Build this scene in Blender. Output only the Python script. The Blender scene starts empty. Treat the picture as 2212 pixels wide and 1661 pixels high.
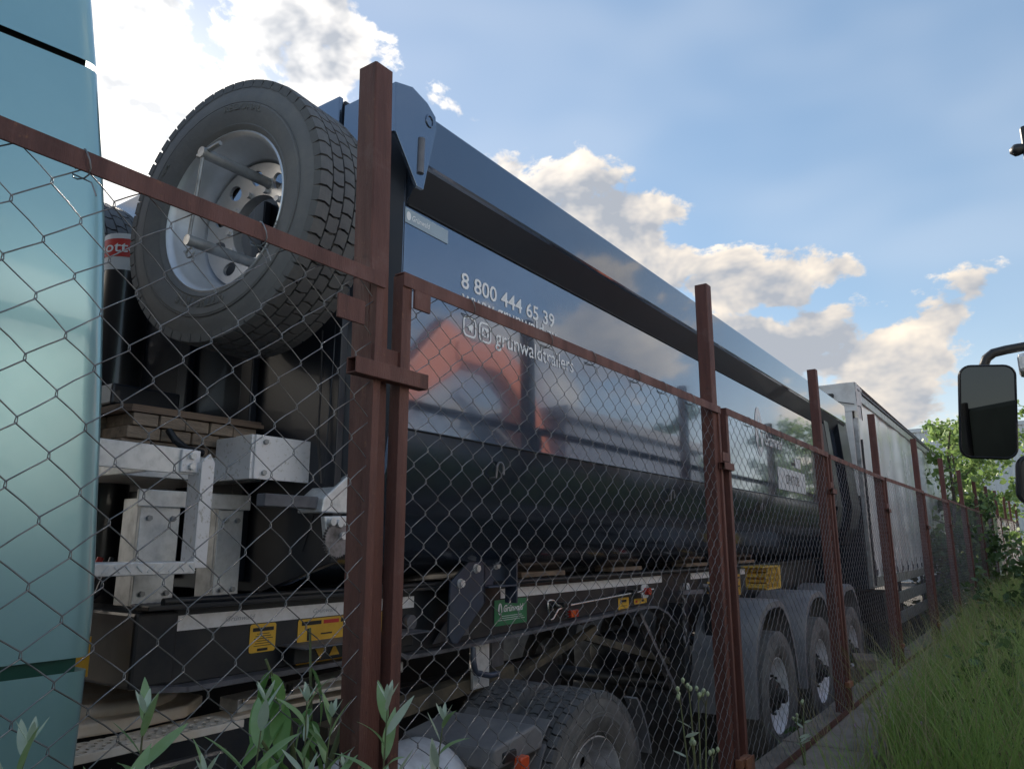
import bpy, math, random
import numpy as np
from mathutils import Vector, Matrix, Euler, noise as mnoise
R = math.radians
random.seed(7); rng = np.random.default_rng(7)
sc = bpy.context.scene
col = sc.collection

# ------------------------------------------------------------------ camera
cd = bpy.data.cameras.new('camera'); cam = bpy.data.objects.new('camera', cd); col.objects.link(cam)
CAMH = 1.77
cam.location = (0, 0, CAMH)
cam.rotation_euler = (R(90 + 12.14), 0, R(34.95 - 90))
cd.sensor_width = 36; cd.lens = 36 * 1600 / 2212
cd.clip_start = 0.05; cd.clip_end = 2000
sc.camera = cam

# ------------------------------------------------------------------ view
sc.view_settings.view_transform = 'Standard'; sc.view_settings.look = 'None'
sc.view_settings.gamma = 1; sc.view_settings.use_curve_mapping = False
sc.view_settings.exposure = 2.12

# ------------------------------------------------------------------ sun and sky
SUN_AZ, SUN_EL = 63.0, 28.0           # degrees from +X towards +Y
sdir = Vector((math.cos(R(SUN_EL))*math.cos(R(SUN_AZ)), math.cos(R(SUN_EL))*math.sin(R(SUN_AZ)), math.sin(R(SUN_EL))))
ld = bpy.data.lights.new('sun', 'SUN'); ld.energy = 2.2; ld.angle = R(12); ld.color = (1.0, 0.9, 0.76)
lo = bpy.data.objects.new('sun', ld); col.objects.link(lo)
lo.rotation_euler = sdir.to_track_quat('Z', 'Y').to_euler(); lo.location = sdir * 60

w = bpy.data.worlds.new('World'); w.cycles.sampling_method = 'MANUAL'; w.cycles.sample_map_resolution = 256; sc.world = w; w.use_nodes = True
NT = w.node_tree; NT.nodes.clear()
def N(t, **k):
    n = NT.nodes.new(t)
    for a, v in k.items(): setattr(n, a, v)
    return n
def lk(a, b): NT.links.new(a, b)
def M_(op, a, b=None, c=None, clamp=False):
    n = N('ShaderNodeMath', operation=op); n.use_clamp = clamp
    for i, v in enumerate((a, b, c)):
        if v is None: continue
        if isinstance(v, (int, float)): n.inputs[i].default_value = v
        else: lk(v, n.inputs[i])
    return n.outputs[0]
def V_(op, a, b=None, s=None):
    n = N('ShaderNodeVectorMath', operation=op)
    for i, v in enumerate((a, b)):
        if v is None: continue
        if isinstance(v, (tuple, Vector)): n.inputs[i].default_value = tuple(v)
        else: lk(v, n.inputs[i])
    if s is not None: n.inputs['Scale'].default_value = s
    return n.outputs['Value'] if op == 'DOT_PRODUCT' else n.outputs[0]
def smooth(x, lo, hi, a=0.0, b=1.0):
    n = N('ShaderNodeMapRange', interpolation_type='SMOOTHSTEP'); lk(x, n.inputs[0])
    for i, v in zip((1, 2, 3, 4), (lo, hi, a, b)): n.inputs[i].default_value = v
    return n.outputs[0]
def mixc(f, a, b):
    n = N('ShaderNodeMix', data_type='RGBA')
    if isinstance(f, (int, float)): n.inputs[0].default_value = f
    else: lk(f, n.inputs[0])
    for i, v in ((6, a), (7, b)):
        if isinstance(v, tuple): n.inputs[i].default_value = (*v, 1)
        else: lk(v, n.inputs[i])
    return n.outputs[2]
tc = N('ShaderNodeTexCoord'); D0 = V_('NORMALIZE', tc.outputs['Generated'])
# cloud banks: azimuth, elevation, radius (degrees), amount; the sky goes on with the same kind of banks all round
BANKS = [(64, 30, 16, .40), (56, 33, 12, .37), (70, 22, 14, .38), (49, 31, 7, .28), (60, 40, 9, .30), (44, 33, 4, .16),
         (37.0, 26.5, 6.5, .33), (32, 23.5, 8, .44), (27, 21.5, 7.5, .45), (22.5, 21.0, 6, .34), (18.5, 19.6, 5, .36), (14.5, 18.6, 4.5, .30), (10.5, 18.4, 3.2, .22),
         (33, 17, 9, .34), (25, 15, 8, .30), (19.5, 14.0, 5.5, .38),
         (14, 12.4, 7, .44), (9, 12.8, 6.5, .44), (5, 14.0, 5, .37), (1.5, 16.2, 3.2, .24), (16, 8, 8, .30), (6, 9, 6, .32), (38.6, 42.6, 2.0, .27),
         (-28, 15, 12, .34), (-48, 11, 14, .36), (-70, 13, 14, .36), (-100, 26, 13, .3), (-140, 20, 18, .36), (105, 24, 18, .38), (160, 15, 22, .36), (-10, 8, 10, .30), (-40, 42, 12, .24), (-120, 50, 14, .26)]
ST = 1.5
st = V_('MULTIPLY', D0, (1.0, 1.0, ST))
def vdir(a, e): return (math.cos(R(e)) * math.cos(R(a)), math.cos(R(e)) * math.sin(R(a)), math.sin(R(e)) * ST)
tot = None
for a, e, rd, am in BANKS:
    dn = N('ShaderNodeVectorMath', operation='DISTANCE'); lk(st, dn.inputs[0]); dn.inputs[1].default_value = vdir(a, e)
    g = smooth(dn.outputs['Value'], 0.0, 1.45 * math.sin(R(rd)) * 1.25, am, 0.0)
    tot = g if tot is None else M_('MAXIMUM', tot, g)
def cnoise(vec, scale, det, dist):
    n1 = N('ShaderNodeTexNoise', noise_dimensions='3D'); lk(vec, n1.inputs['Vector'])
    n1.inputs['Scale'].default_value = scale; n1.inputs['Detail'].default_value = det; n1.inputs['Roughness'].default_value = .58
    n1.inputs['Distortion'].default_value = dist; return n1.outputs[0]
sunst = Vector((sdir.x, sdir.y, sdir.z * ST))
nA = cnoise(st, 9.0, 8, .15)
nB = cnoise(V_('ADD', st, tuple((sunst * .5 + Vector((0, 0, .45))).normalized() * .032)), 9.0, 4, .15)
d0 = M_('ADD', M_('ADD', M_('MULTIPLY', M_('ADD', nA, -.5), 1.15), M_('MULTIPLY', tot, 1.2)), -.27)
cover = smooth(d0, 0.0, 0.085)
sepD = N('ShaderNodeSeparateXYZ'); lk(D0, sepD.inputs[0]); EL = sepD.outputs[2]
lit = M_('ADD', M_('ADD', M_('MULTIPLY', M_('SUBTRACT', nA, nB), 3.4), M_('MULTIPLY', d0, -2.3)), M_('ADD', M_('MULTIPLY', M_('POWER', M_('MAXIMUM', V_('DOT_PRODUCT', D0, tuple(sdir)), 0.0), 30.0), .18), .60), clamp=True)
dots = M_('MAXIMUM', V_('DOT_PRODUCT', D0, tuple(sdir)), 0.0)
glow = M_('POWER', dots, 70.0); halo = M_('POWER', dots, 12.0)
sky = N('ShaderNodeTexSky', sky_type='NISHITA'); sky.sun_disc = False
sky.sun_elevation = R(SUN_EL); sky.sun_rotation = R(90 - SUN_AZ)
sky.air_density = 1.0; sky.dust_density = 0.15; sky.ozone_density = 1.6; sky.altitude = 100
SKYS = 0.10
hz = smooth(EL, -.02, .30, 1.0, 0.0)
gm = N('ShaderNodeGamma'); lk(sky.outputs[0], gm.inputs[0]); gm.inputs[1].default_value = .55
skyc = N('ShaderNodeHueSaturation'); lk(gm.outputs[0], skyc.inputs['Color'])
skyc.inputs['Saturation'].default_value = 1.32; skyc.inputs['Value'].default_value = .745
cir = N('ShaderNodeTexNoise'); lk(V_('MULTIPLY', D0, (1.2, 3.2, 7.0)), cir.inputs['Vector']); cir.inputs['Scale'].default_value = 1.1; cir.inputs['Detail'].default_value = 2
high = mixc(smooth(cir.outputs[0], .36, .72, 0.0, .20), skyc.outputs[0], (2.0, 2.12, 2.3))      # thin high haze
veil = mixc(M_('MULTIPLY', hz, .55), high, (2.5, 2.5, 2.3))
litc = mixc(halo, (3.1, 2.65, 2.1), (4.6, 4.4, 4.1))
cloudc = mixc(lit, mixc(halo, (1.08, 1.14, 1.26), (1.15, 1.25, 1.42)), litc)
skyall = mixc(M_('MULTIPLY', cover, .95), veil, cloudc)
gl = N('ShaderNodeMix', data_type='RGBA', blend_type='ADD'); gl.inputs[0].default_value = 1
lk(skyall, gl.inputs[6])
gv = V_('SCALE', (1.0, .93, .80)); lk(M_('MULTIPLY', glow, 1.0), gv.node.inputs['Scale']); lk(gv, gl.inputs[7])
bg = N('ShaderNodeBackground'); bg.inputs['Strength'].default_value = SKYS; lk(gl.outputs[2], bg.inputs['Color'])
wo = N('ShaderNodeOutputWorld'); lk(bg.outputs[0], wo.inputs['Surface'])

# ------------------------------------------------------------------ materials
MATS = {}
def mat(name, color, rough=.5, metal=0., var=0., vscale=6., color2=None, bump=0., bscale=40., coat=0., spec=.5,
        stretch=(1, 1, 1), rvar=0., emit=None, trans=0., coatr=.04, thresh=(.42, .66)):
    m = bpy.data.materials.new(name); m.use_nodes = True; nt = m.node_tree
    b = nt.nodes['Principled BSDF']
    b.inputs['Base Color'].default_value = (*color, 1); b.inputs['Roughness'].default_value = rough
    b.inputs['Metallic'].default_value = metal; b.inputs['Specular IOR Level'].default_value = spec
    b.inputs['Coat Weight'].default_value = coat; b.inputs['Coat Roughness'].default_value = coatr
    def nd(t): return nt.nodes.new(t)
    if var or color2 or bump or rvar:
        t = nd('ShaderNodeTexCoord'); mp = nd('ShaderNodeMapping'); mp.inputs['Scale'].default_value = stretch
        nt.links.new(t.outputs['Object'], mp.inputs[0])
        n = nd('ShaderNodeTexNoise'); n.inputs['Scale'].default_value = vscale; n.inputs['Detail'].default_value = 8
        n.inputs['Roughness'].default_value = .62; nt.links.new(mp.outputs[0], n.inputs['Vector'])
        r = nd('ShaderNodeMapRange'); r.inputs[1].default_value = thresh[0]; r.inputs[2].default_value = thresh[1]
        nt.links.new(n.outputs[0], r.inputs[0])
        mx = nd('ShaderNodeMix'); mx.data_type = 'RGBA'; nt.links.new(r.outputs[0], mx.inputs[0])
        c2 = color2 or tuple(max(0, c * (1 - var)) for c in color)
        mx.inputs[6].default_value = (*color, 1); mx.inputs[7].default_value = (*c2, 1)
        nt.links.new(mx.outputs[2], b.inputs['Base Color'])
        if rvar:
            rr = nd('ShaderNodeMapRange'); nt.links.new(n.outputs[0], rr.inputs[0]); rr.inputs[1].default_value = .3; rr.inputs[2].default_value = .7
            rr.inputs[3].default_value = max(.02, rough - rvar); rr.inputs[4].default_value = min(1, rough + rvar)
            nt.links.new(rr.outputs[0], b.inputs['Roughness'])
        if bump:
            n2 = nd('ShaderNodeTexNoise'); n2.inputs['Scale'].default_value = bscale; n2.inputs['Detail'].default_value = 6
            nt.links.new(mp.outputs[0], n2.inputs['Vector'])
            bp = nd('ShaderNodeBump'); bp.inputs['Strength'].default_value = bump; bp.inputs['Distance'].default_value = .01
            nt.links.new(n2.outputs[0], bp.inputs['Height']); nt.links.new(bp.outputs[0], b.inputs['Normal'])
    if trans:
        tr = nd('ShaderNodeBsdfTranslucent'); ms = nd('ShaderNodeMixShader'); ms.inputs[0].default_value = trans
        src = b.inputs['Base Color'].links
        if src: nt.links.new(src[0].from_socket, tr.inputs[0])
        else: tr.inputs[0].default_value = (*color, 1)
        out = nt.nodes['Material Output']
        nt.links.new(b.outputs[0], ms.inputs[1]); nt.links.new(tr.outputs[0], ms.inputs[2]); nt.links.new(ms.outputs[0], out.inputs[0])
    if emit:
        b.inputs['Emission Color'].default_value = (*color, 1); b.inputs['Emission Strength'].default_value = emit
    MATS[name] = m; return m
def rust_material():
    m = mat('rust', (.17, .064, .048), .62, 0, vscale=3.2, color2=(.105, .044, .037), bump=.4, bscale=70, stretch=(5, 5, .6), rvar=.12)
    nt = m.node_tree; b = nt.nodes['Principled BSDF']; src = b.inputs['Base Color'].links[0].from_socket
    t = nt.nodes.new('ShaderNodeTexCoord')
    for sc_, lo_, hi_, c in ((7.0, .56, .64, (.19, .10, .085)), (38.0, .62, .70, (.36, .16, .07)), (16.0, .64, .70, (.06, .03, .026))):
        n = nt.nodes.new('ShaderNodeTexNoise'); n.inputs['Scale'].default_value = sc_; n.inputs['Detail'].default_value = 9; n.inputs['Roughness'].default_value = .7
        nt.links.new(t.outputs['Object'], n.inputs['Vector'])
        r = nt.nodes.new('ShaderNodeMapRange'); r.inputs[1].default_value = lo_; r.inputs[2].default_value = hi_; r.inputs[4].default_value = .45; nt.links.new(n.outputs[0], r.inputs[0])
        mx = nt.nodes.new('ShaderNodeMix'); mx.data_type = 'RGBA'; nt.links.new(r.outputs[0], mx.inputs[0]); nt.links.new(src, mx.inputs[6]); mx.inputs[7].default_value = (*c, 1); src = mx.outputs[2]
    nt.links.new(src, b.inputs['Base Color'])
rust_material()
mat('rust_orange', (.34, .14, .07), .75, 0, vscale=9, color2=(.18, .08, .05), bump=.4, bscale=60)
mat('wire', (.28, .28, .29), .42, .75, vscale=9, color2=(.18, .16, .15))
mat('navy_rail', (.105, .138, .195), .11, .72, coat=1.0, coatr=.03, vscale=2.5, color2=(.095, .127, .183), bump=.035, bscale=1.7, rvar=.04)
mat('navy', (.155, .205, .285), .11, .72, coat=1.0, coatr=.03, vscale=2.5, color2=(.14, .188, .268), bump=.035, bscale=1.7, rvar=.04)
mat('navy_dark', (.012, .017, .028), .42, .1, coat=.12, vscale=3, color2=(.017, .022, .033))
mat('navy_hull_shade', (.075, .097, .138), .20, .6, vscale=3, color2=(.085, .095, .115), coat=.5, coatr=.08, bump=.06, bscale=2.5, rvar=.08, thresh=(.5, .75))  # darker copy of navy: shade of the down-facing hull put into its colour
mat('chassis', (.018, .021, .028), .42, 0, vscale=5, color2=(.040, .039, .038), bump=.06, bscale=30, rvar=.12)
mat('chassis_grey', (.17, .17, .19), .55, .1, vscale=7, color2=(.09, .09, .10))
mat('bracket_blue', (.055, .075, .12), .38, .1, vscale=6, color2=(.06, .07, .09), coat=.2)
mat('teal', (.345, .575, .60), .28, .5, coat=.7, coatr=.05, vscale=1.5, color2=(.31, .53, .56))
mat('teal_stripe', (.012, .075, .055), .35)
mat('seam_black', (.012, .014, .016), .7)
mat('rubber', (.175, .175, .18), .78, 0, vscale=7, color2=(.22, .215, .21), bump=.15, bscale=60, rvar=.1)
mat('rubber_dusty', (.22, .205, .19), .9, 0, vscale=4, color2=(.11, .106, .102), bump=.2, bscale=50)
mat('tread', (.115, .115, .12), .7, 0, vscale=9, color2=(.15, .15, .15), bump=.1, bscale=80)
mat('silver', (.78, .79, .82), .34, .55, vscale=5, color2=(.66, .67, .70), rvar=.08)
mat('rim_white', (.86, .86, .90), .45, .1, vscale=6, color2=(.60, .58, .56), thresh=(.5, .72))
mat('silver_dusty', (.74, .74, .78), .45, .25, vscale=6, color2=(.36, .34, .32))
mat('hub', (.06, .055, .05), .8, .1, vscale=10, color2=(.03, .03, .03), bump=.4, bscale=40)
mat('galv', (.78, .79, .80), .45, .55, vscale=28, color2=(.64, .65, .65), rvar=.1)
mat('galv_dull', (.42, .43, .44), .5, .5, vscale=20, color2=(.30, .30, .30), rvar=.1)
mat('galv_white', (.90, .88, .89), .5, .2, vscale=60, color2=(.62, .59, .54), thresh=(.56, .66))
mat('white_tape', (.90, .88, .88), .45, 0, vscale=25, color2=(.78, .75, .73))
mat('print_faint', (.46, .46, .47), .5)
mat('white_text', (.93, .93, .93), .4)
mat('white_sticker', (.74, .75, .76), .35)
mat('ghost_sticker', (.38, .46, .52), .3, .1)
mat('black_ink', (.02, .02, .022), .5)
mat('yellow', (.82, .48, .05), .45, 0, vscale=8, color2=(.72, .40, .04))
mat('yellow_plastic', (.80, .52, .10), .5, 0, vscale=9, color2=(.58, .34, .07))
mat('chock_dark', (.10, .05, .012), .7)
mat('red_print', (.62, .05, .04), .45)
mat('green_sign', (.045, .235, .105), .38)
mat('amber', (.85, .11, .03), .18, 0, coat=1)
mat('red_lamp', (.55, .03, .02), .2, 0, coat=1)
mat('fender', (.20, .197, .21), .52, 0, vscale=5, color2=(.27, .265, .265), bump=.06, bscale=25)
mat('chrome', (.72, .70, .68), .22, .95)
mat('curtain', (.80, .805, .815), .27, .0, vscale=.8, color2=(.73, .735, .745), bump=.12, bscale=1.3, coat=.4, coatr=.12, rvar=.05)
mat('tarp_white', (.72, .72, .70), .5, 0, vscale=4, color2=(.58, .57, .55), bump=.5, bscale=7)
mat('alu', (.46, .47, .48), .38, .7, vscale=10, color2=(.30, .30, .30))
mat('wood', (.36, .27, .20), .85, 0, vscale=7, color2=(.20, .155, .12), bump=.5, bscale=50, stretch=(1, 5, 5))
mat('ply', (.22, .15, .105), .75, 0, vscale=4, color2=(.13, .09, .07), stretch=(1, 1, 12), bump=.2)
mat('concrete', (.35, .285, .235), .9, 0, vscale=5, color2=(.23, .19, .155), bump=.5, bscale=45)
mat('gravel', (.40, .395, .39), .95, 0, vscale=2.0, color2=(.31, .305, .30), bump=.8, bscale=30)
mat('rubber_text', (.19, .185, .175), .8)
mat('soil', (.085, .068, .052), .95, 0, vscale=2.2, color2=(.05, .043, .034), bump=.8, bscale=14)
mat('yard', (.10, .09, .08), .95, 0, vscale=1.2, color2=(.06, .054, .048), bump=.7, bscale=9)
mat('grass', (.33, .46, .125), .55, 0, vscale=1.6, color2=(.20, .33, .075), trans=.35)
mat('grass_dry', (.46, .41, .22), .7, 0, vscale=3, color2=(.34, .32, .15), trans=.25)
mat('willow', (.30, .45, .19), .42, 0, vscale=12, color2=(.38, .52, .28), trans=.3)
mat('leaf_yellow', (.46, .44, .14), .55, 0, vscale=18, color2=(.30, .24, .08), trans=.3)
mat('willow_pale', (.62, .70, .55), .5, 0, vscale=12, color2=(.52, .62, .45), trans=.3)
mat('boxelder', (.20, .38, .11), .45, 0, vscale=10, color2=(.27, .46, .15), trans=.35)
mat('aspen', (.17, .27, .075), .45, 0, vscale=2.2, color2=(.26, .35, .12), trans=.4)
mat('shrub', (.07, .13, .04), .6, 0, vscale=2.4, color2=(.13, .20, .07), trans=.3)
mat('bark', (.11, .09, .07), .9, 0, vscale=9, color2=(.05, .04, .035), bump=.6)
mat('stem', (.17, .2, .09), .7, 0, vscale=12, color2=(.13, .11, .06))
mat('bud', (.50, .56, .36), .6, 0, vscale=60, color2=(.36, .44, .22))
mat('clover', (.45, .27, .40), .7)
mat('shed', (.66, .69, .73), .45, .2, vscale=.6, color2=(.57, .60, .64), stretch=(1, 1, .2))
mat('tan_steel', (.74, .64, .52), .62, .15, vscale=8, color2=(.82, .76, .68), bump=.15)
mat('grease', (.015, .013, .012), .35, 0, coat=.4)
mat('mirror_glass', (.055, .06, .066), .015, 1.0)
mat('black_plastic', (.018, .018, .021), .42, 0, vscale=20, color2=(.03, .03, .032))
mat('glass_dark', (.02, .025, .03), .04, 0, coat=1)
mat('dark_tarp', (.045, .06, .055), .6, 0, vscale=2, color2=(.03, .04, .038), bump=.3, bscale=5)
mat('excavator', (.46, .125, .06), .45, 0, vscale=4, color2=(.38, .10, .05))
mat('cabin', (.10, .115, .15), .6, 0, vscale=2, color2=(.08, .09, .12))
mat('truck_white', (.70, .70, .68), .3, 0, coat=1)
mat('cyl_black', (.018, .019, .022), .28, 0, coat=.5)
mat('tank_white', (.75, .75, .78), .4, .1, vscale=8, color2=(.52, .51, .52))
mat('dust_beam', (.13, .105, .07), .85, 0, vscale=6, color2=(.05, .045, .035))
mat('steel_worn', (.32, .30, .31), .5, .6, vscale=16, color2=(.10, .095, .09))

# ------------------------------------------------------------------ mesh helpers
class MB:
    def __init__(s): s.v = []; s.f = []
    def add(s, vs, fs):
        o = len(s.v); s.v += [tuple(p) for p in vs]; s.f += [tuple(i + o for i in q) for q in fs]; return s
    def box(s, x0, x1, y0, y1, z0, z1):
        vs = [(x, y, z) for z in (z0, z1) for y in (y0, y1) for x in (x0, x1)]
        return s.add(vs, [(0, 2, 3, 1), (4, 5, 7, 6), (0, 1, 5, 4), (2, 6, 7, 3), (0, 4, 6, 2), (1, 3, 7, 5)])
    def bar(s, p, q, a, b, up=(0, 0, 1)):           # box along p->q, a wide, b high
        p, q = Vector(p), Vector(q); d = (q - p).normalized(); u = Vector(up)
        if abs(d.dot(u)) > .98: u = Vector((1, 0, 0))
        sd = d.cross(u).normalized(); u = sd.cross(d)
        vs = [e + sd * (i * a / 2) + u * (j * b / 2) for e in (p, q) for i, j in ((-1, -1), (1, -1), (1, 1), (-1, 1))]
        return s.add(vs, [(0, 3, 2, 1), (4, 5, 6, 7), (0, 1, 5, 4), (1, 2, 6, 5), (2, 3, 7, 6), (3, 0, 4, 7)])
    def prism(s, poly, axis, a, b):                  # poly in the plane of the two other axes, in xyz order
        def P(u, v, t): return {'x': (t, u, v), 'y': (u, t, v), 'z': (u, v, t)}[axis]
        n = len(poly); vs = [P(u, v, a) for u, v in poly] + [P(u, v, b) for u, v in poly]
        fs = [tuple(range(n)), tuple(range(2 * n - 1, n - 1, -1))] + [(i, i + n, (i + 1) % n + n, (i + 1) % n) for i in range(n)]
        return s.add(vs, fs)
    def tube(s, path, r, n=8, cap=True, closed=False):
        path = [Vector(p) for p in path]; m = len(path); vs = []; fs = []
        rr = r if isinstance(r, (list, tuple)) else [r] * m
        pu = None
        for i, p in enumerate(path):
            a = path[i - 1] if (i or closed) else path[0]; b = path[(i + 1) % m] if (i < m - 1 or closed) else path[-1]
            d = (b - a)
            d = d.normalized() if d.length > 1e-9 else Vector((0, 0, 1))
            if pu is None: pu = d.orthogonal().normalized()
            u = (pu - d * pu.dot(d)); u = u.normalized() if u.length > 1e-6 else d.orthogonal().normalized(); pu = u
            vv = d.cross(u)
            vs += [p + (u * math.cos(t) + vv * math.sin(t)) * rr[i] for t in [2 * math.pi * k / n for k in range(n)]]
        for i in range(m if closed else m - 1):
            a, b = i * n, ((i + 1) % m) * n
            fs += [(a + k, a + (k + 1) % n, b + (k + 1) % n, b + k) for k in range(n)]
        if cap and not closed: fs += [tuple(range(n - 1, -1, -1)), tuple(range((m - 1) * n, m * n))]
        return s.add(vs, fs)
    def cyl(s, p, q, r, n=20): return s.tube([p, q], r, n)
    def lathe(s, prof, n=64, close=False):           # profile (r, z) about local Z
        vs = []; fs = []; m = len(prof)
        for k in range(n):
            t = 2 * math.pi * k / n; c, q = math.cos(t), math.sin(t)
            vs += [(r * c, r * q, z) for r, z in prof]
        for k in range(n):
            a, b = k * m, ((k + 1) % n) * m
            fs += [(a + i, a + (i + 1) % m, b + (i + 1) % m, b + i) for i in range(m if close else m - 1)]
        return s.add(vs, fs)
    def mesh(s, name='mesh'):
        me = bpy.data.meshes.new(name); me.from_pydata(s.v, [], s.f); me.update(); return me
def fix_normals(me):
    import bmesh
    bm = bmesh.new(); bm.from_mesh(me); bmesh.ops.recalc_face_normals(bm, faces=bm.faces); bm.to_mesh(me); bm.free()
def link(name, me, m, parent=None, smooth=None, bevel=0, kind=None, label=None):
    o = bpy.data.objects.new(name, me); col.objects.link(o)
    if m and not me.materials: me.materials.append(MATS[m])
    if smooth is not None and len(me.polygons):
        me.polygons.foreach_set('use_smooth', [True] * len(me.polygons))
        if smooth < 180:
            try: me.set_sharp_from_angle(angle=R(smooth))
            except Exception: pass
    if bevel:
        b = o.modifiers.new('bevel', 'BEVEL'); b.width = bevel; b.segments = 2; b.limit_method = 'ANGLE'; b.angle_limit = R(35)
        b.harden_normals = False
    if parent is not None:
        o.parent = parent
        if parent.type == 'EMPTY': o.matrix_parent_inverse = parent_inv(parent)
        elif parent.get('_loc'): o.matrix_parent_inverse = Matrix.Translation(-Vector(parent['_loc']))
    if kind: o['kind'] = kind
    if label: o['label'] = label
    return o
def parent_inv(p): return (Matrix.Translation(p.location) @ p.rotation_euler.to_matrix().to_4x4()).inverted()
def part(name, mb, m, parent=None, smooth=None, bevel=0, kind=None, label=None, fix=True):
    me = mb.mesh(name)
    if fix: fix_normals(me)
    return link(name, me, m, parent, smooth, bevel, kind, label)
def thing(name, label, cat, loc=(0, 0, 0), group=None, rz=0):
    o = bpy.data.objects.new(name, None); col.objects.link(o); o.location = loc; o.rotation_euler = (0, 0, rz)
    o.empty_display_size = .2
    tag(o, label, cat, group); return o
def tag(o, label, cat, group=None):
    o['label'] = label; o['category'] = cat
    if group: o['group'] = group
    return o
def copy_tree(o, parent=None):
    c = o.copy(); col.objects.link(c); c.parent = parent
    if parent is not None: c.matrix_parent_inverse = o.matrix_parent_inverse.copy()
    for ch in list(o.children): copy_tree(ch, c)
    return c
def text_geo(s, bold=0.0, shear=0.0, ext=0.0):
    c = bpy.data.curves.new('t', 'FONT'); c.body = s; c.size = 1; c.offset = bold; c.shear = shear; c.extrude = ext; c.resolution_u = 3
    o = bpy.data.objects.new('t', c); col.objects.link(o); dg = bpy.context.evaluated_depsgraph_get(); dg.update()
    me = bpy.data.meshes.new_from_object(o.evaluated_get(dg))
    v = [tuple(p.co) for p in me.vertices]; f = [tuple(p.vertices) for p in me.polygons]
    bpy.data.objects.remove(o); bpy.data.curves.remove(c); bpy.data.meshes.remove(me); return np.array(v), f
CAP = None
def text(name, s, x0, x1, zb, cap, y, m, parent, bold=.006, shear=0., slope=0.):
    """text on a plane facing -Y, from x0 to x1, baseline zb, capital height cap"""
    v, f = text_geo(s, bold, shear)
    sx = (x1 - x0) / (v[:, 0].max() - v[:, 0].min()); sz = cap / .70
    mb = MB(); mb.v = [((p[0] - v[:, 0].min()) * sx + x0, y, p[1] * sz + zb + slope * ((p[0]) * sx)) for p in v]; mb.f = f
    return part(name, mb, m, parent, fix=False)
def rrect(x0, x1, z0, z1, r, n=5):
    pts = []
    for cx, cz, a in ((x1 - r, z1 - r, 0), (x0 + r, z1 - r, 90), (x0 + r, z0 + r, 180), (x1 - r, z0 + r, 270)):
        pts += [(cx + r * math.cos(R(a + 90 * k / n)), cz + r * math.sin(R(a + 90 * k / n))) for k in range(n + 1)]
    return pts
def plate(name, x0, x1, z0, z1, y, m, parent, r=.008, t=.002):
    return part(name, MB().prism(rrect(x0, x1, z0, z1, r), 'y', y, y - t), m, parent)

# ------------------------------------------------------------------ ground
GZ = 0.44
gb = MB()
ys = [-600, -60, -12, -5, -2, 0, 1.0, 1.62, 1.66, 2.2, 3, 6, 12, 40, 600]
xs = [-600, -60, -20, -8, -3, 0, 2, 4, 6, 8, 10, 12, 15, 20, 26, 34, 45, 60, 100, 600]
gv = []
for x in xs:
    for y in ys:
        z = GZ - .03 if y <= 1.62 else 0.0
        if y < 1.2 and 3 < x < 60: z += .02 * math.sin(x * 1.3 + y * 2)
        gv.append((x, y, z))
ny = len(ys)
part('ground', gb.add(gv, [(i * ny + j, (i + 1) * ny + j, (i + 1) * ny + j + 1, i * ny + j + 1) for i in range(len(xs) - 1) for j in range(ny - 1)]), 'soil', kind='structure')
part('yard_surface', MB().add([(-60, 1.68, .004), (90, 1.68, .004), (90, 60, .004), (-60, 60, .004)], [(0, 1, 2, 3)]), 'yard', kind='structure')
part('lane', MB().add([(-60, -9, GZ - .012), (70, -9, GZ - .012), (70, -.9, GZ - .012), (-60, -.9, GZ - .012)], [(0, 1, 2, 3)]), 'gravel', kind='structure')  # pale gravel out of view, laid to bounce light onto the shaded sides
pv = part('pavement', MB().box(-14, 45, .98, 1.60, GZ - .4, GZ - .02), 'concrete', kind='structure')
k = 0; x = 4.15
while x < 14:                                          # slabs along the fence foot, uneven
    L_ = 1.28 + .1 * random.random()
    sl = part('slab', MB().prism([(x, .99 + .03 * random.random()), (x + L_, .99 + .03 * random.random()), (x + L_ - .01, 1.585 + .03 * random.random()), (x + .01, 1.60)], 'z', GZ - .019, GZ + .028 + .015 * random.random()), 'concrete', pv, bevel=.008)
    x += L_ + .018

# ------------------------------------------------------------------ wheels
WM = {}
def block_mesh(row, nrows, R0, R1, half, pitch_ang, shoulder):
    """one tread block, wheel axis local Z, centred on angle 0"""
    rw = 2 * half / nrows; z0 = -half + row * rw + .0018; z1 = z0 + rw - .0036
    ha = pitch_ang * .462; sk = pitch_ang * .07 * (1 if row % 2 else -1)
    zm = (z0 + z1) / 2; out = []
    prof = [(z0, -ha + sk, ha + sk), (zm, -ha - sk * .6, ha - sk * .6), (z1, -ha + sk * .3, ha + sk * .3)]
    for r_, sh in ((R0, 0), (R1, .0022)):
        for z, a0, a1 in prof:
            zz = zm + (z - zm) * (1 - sh / .03); dr = 0
            if shoulder and abs(z) > half - .01: dr = -.006 if r_ == R1 else -.016
            aa = sh / R1
            for a in (a0 + aa, a1 - aa): out.append(((r_ + dr) * math.cos(a), (r_ + dr) * math.sin(a), zz))
    f = [(6, 7, 9, 8), (8, 9, 11, 10), (0, 6, 8, 2), (2, 8, 10, 4), (1, 3, 9, 7), (3, 5, 11, 9), (0, 1, 7, 6), (4, 10, 11, 5)]
    me = bpy.data.meshes.new('tread_block'); me.from_pydata(out, [], f); me.update(); fix_normals(me); me.materials.append(MATS['tread']); return me
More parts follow.
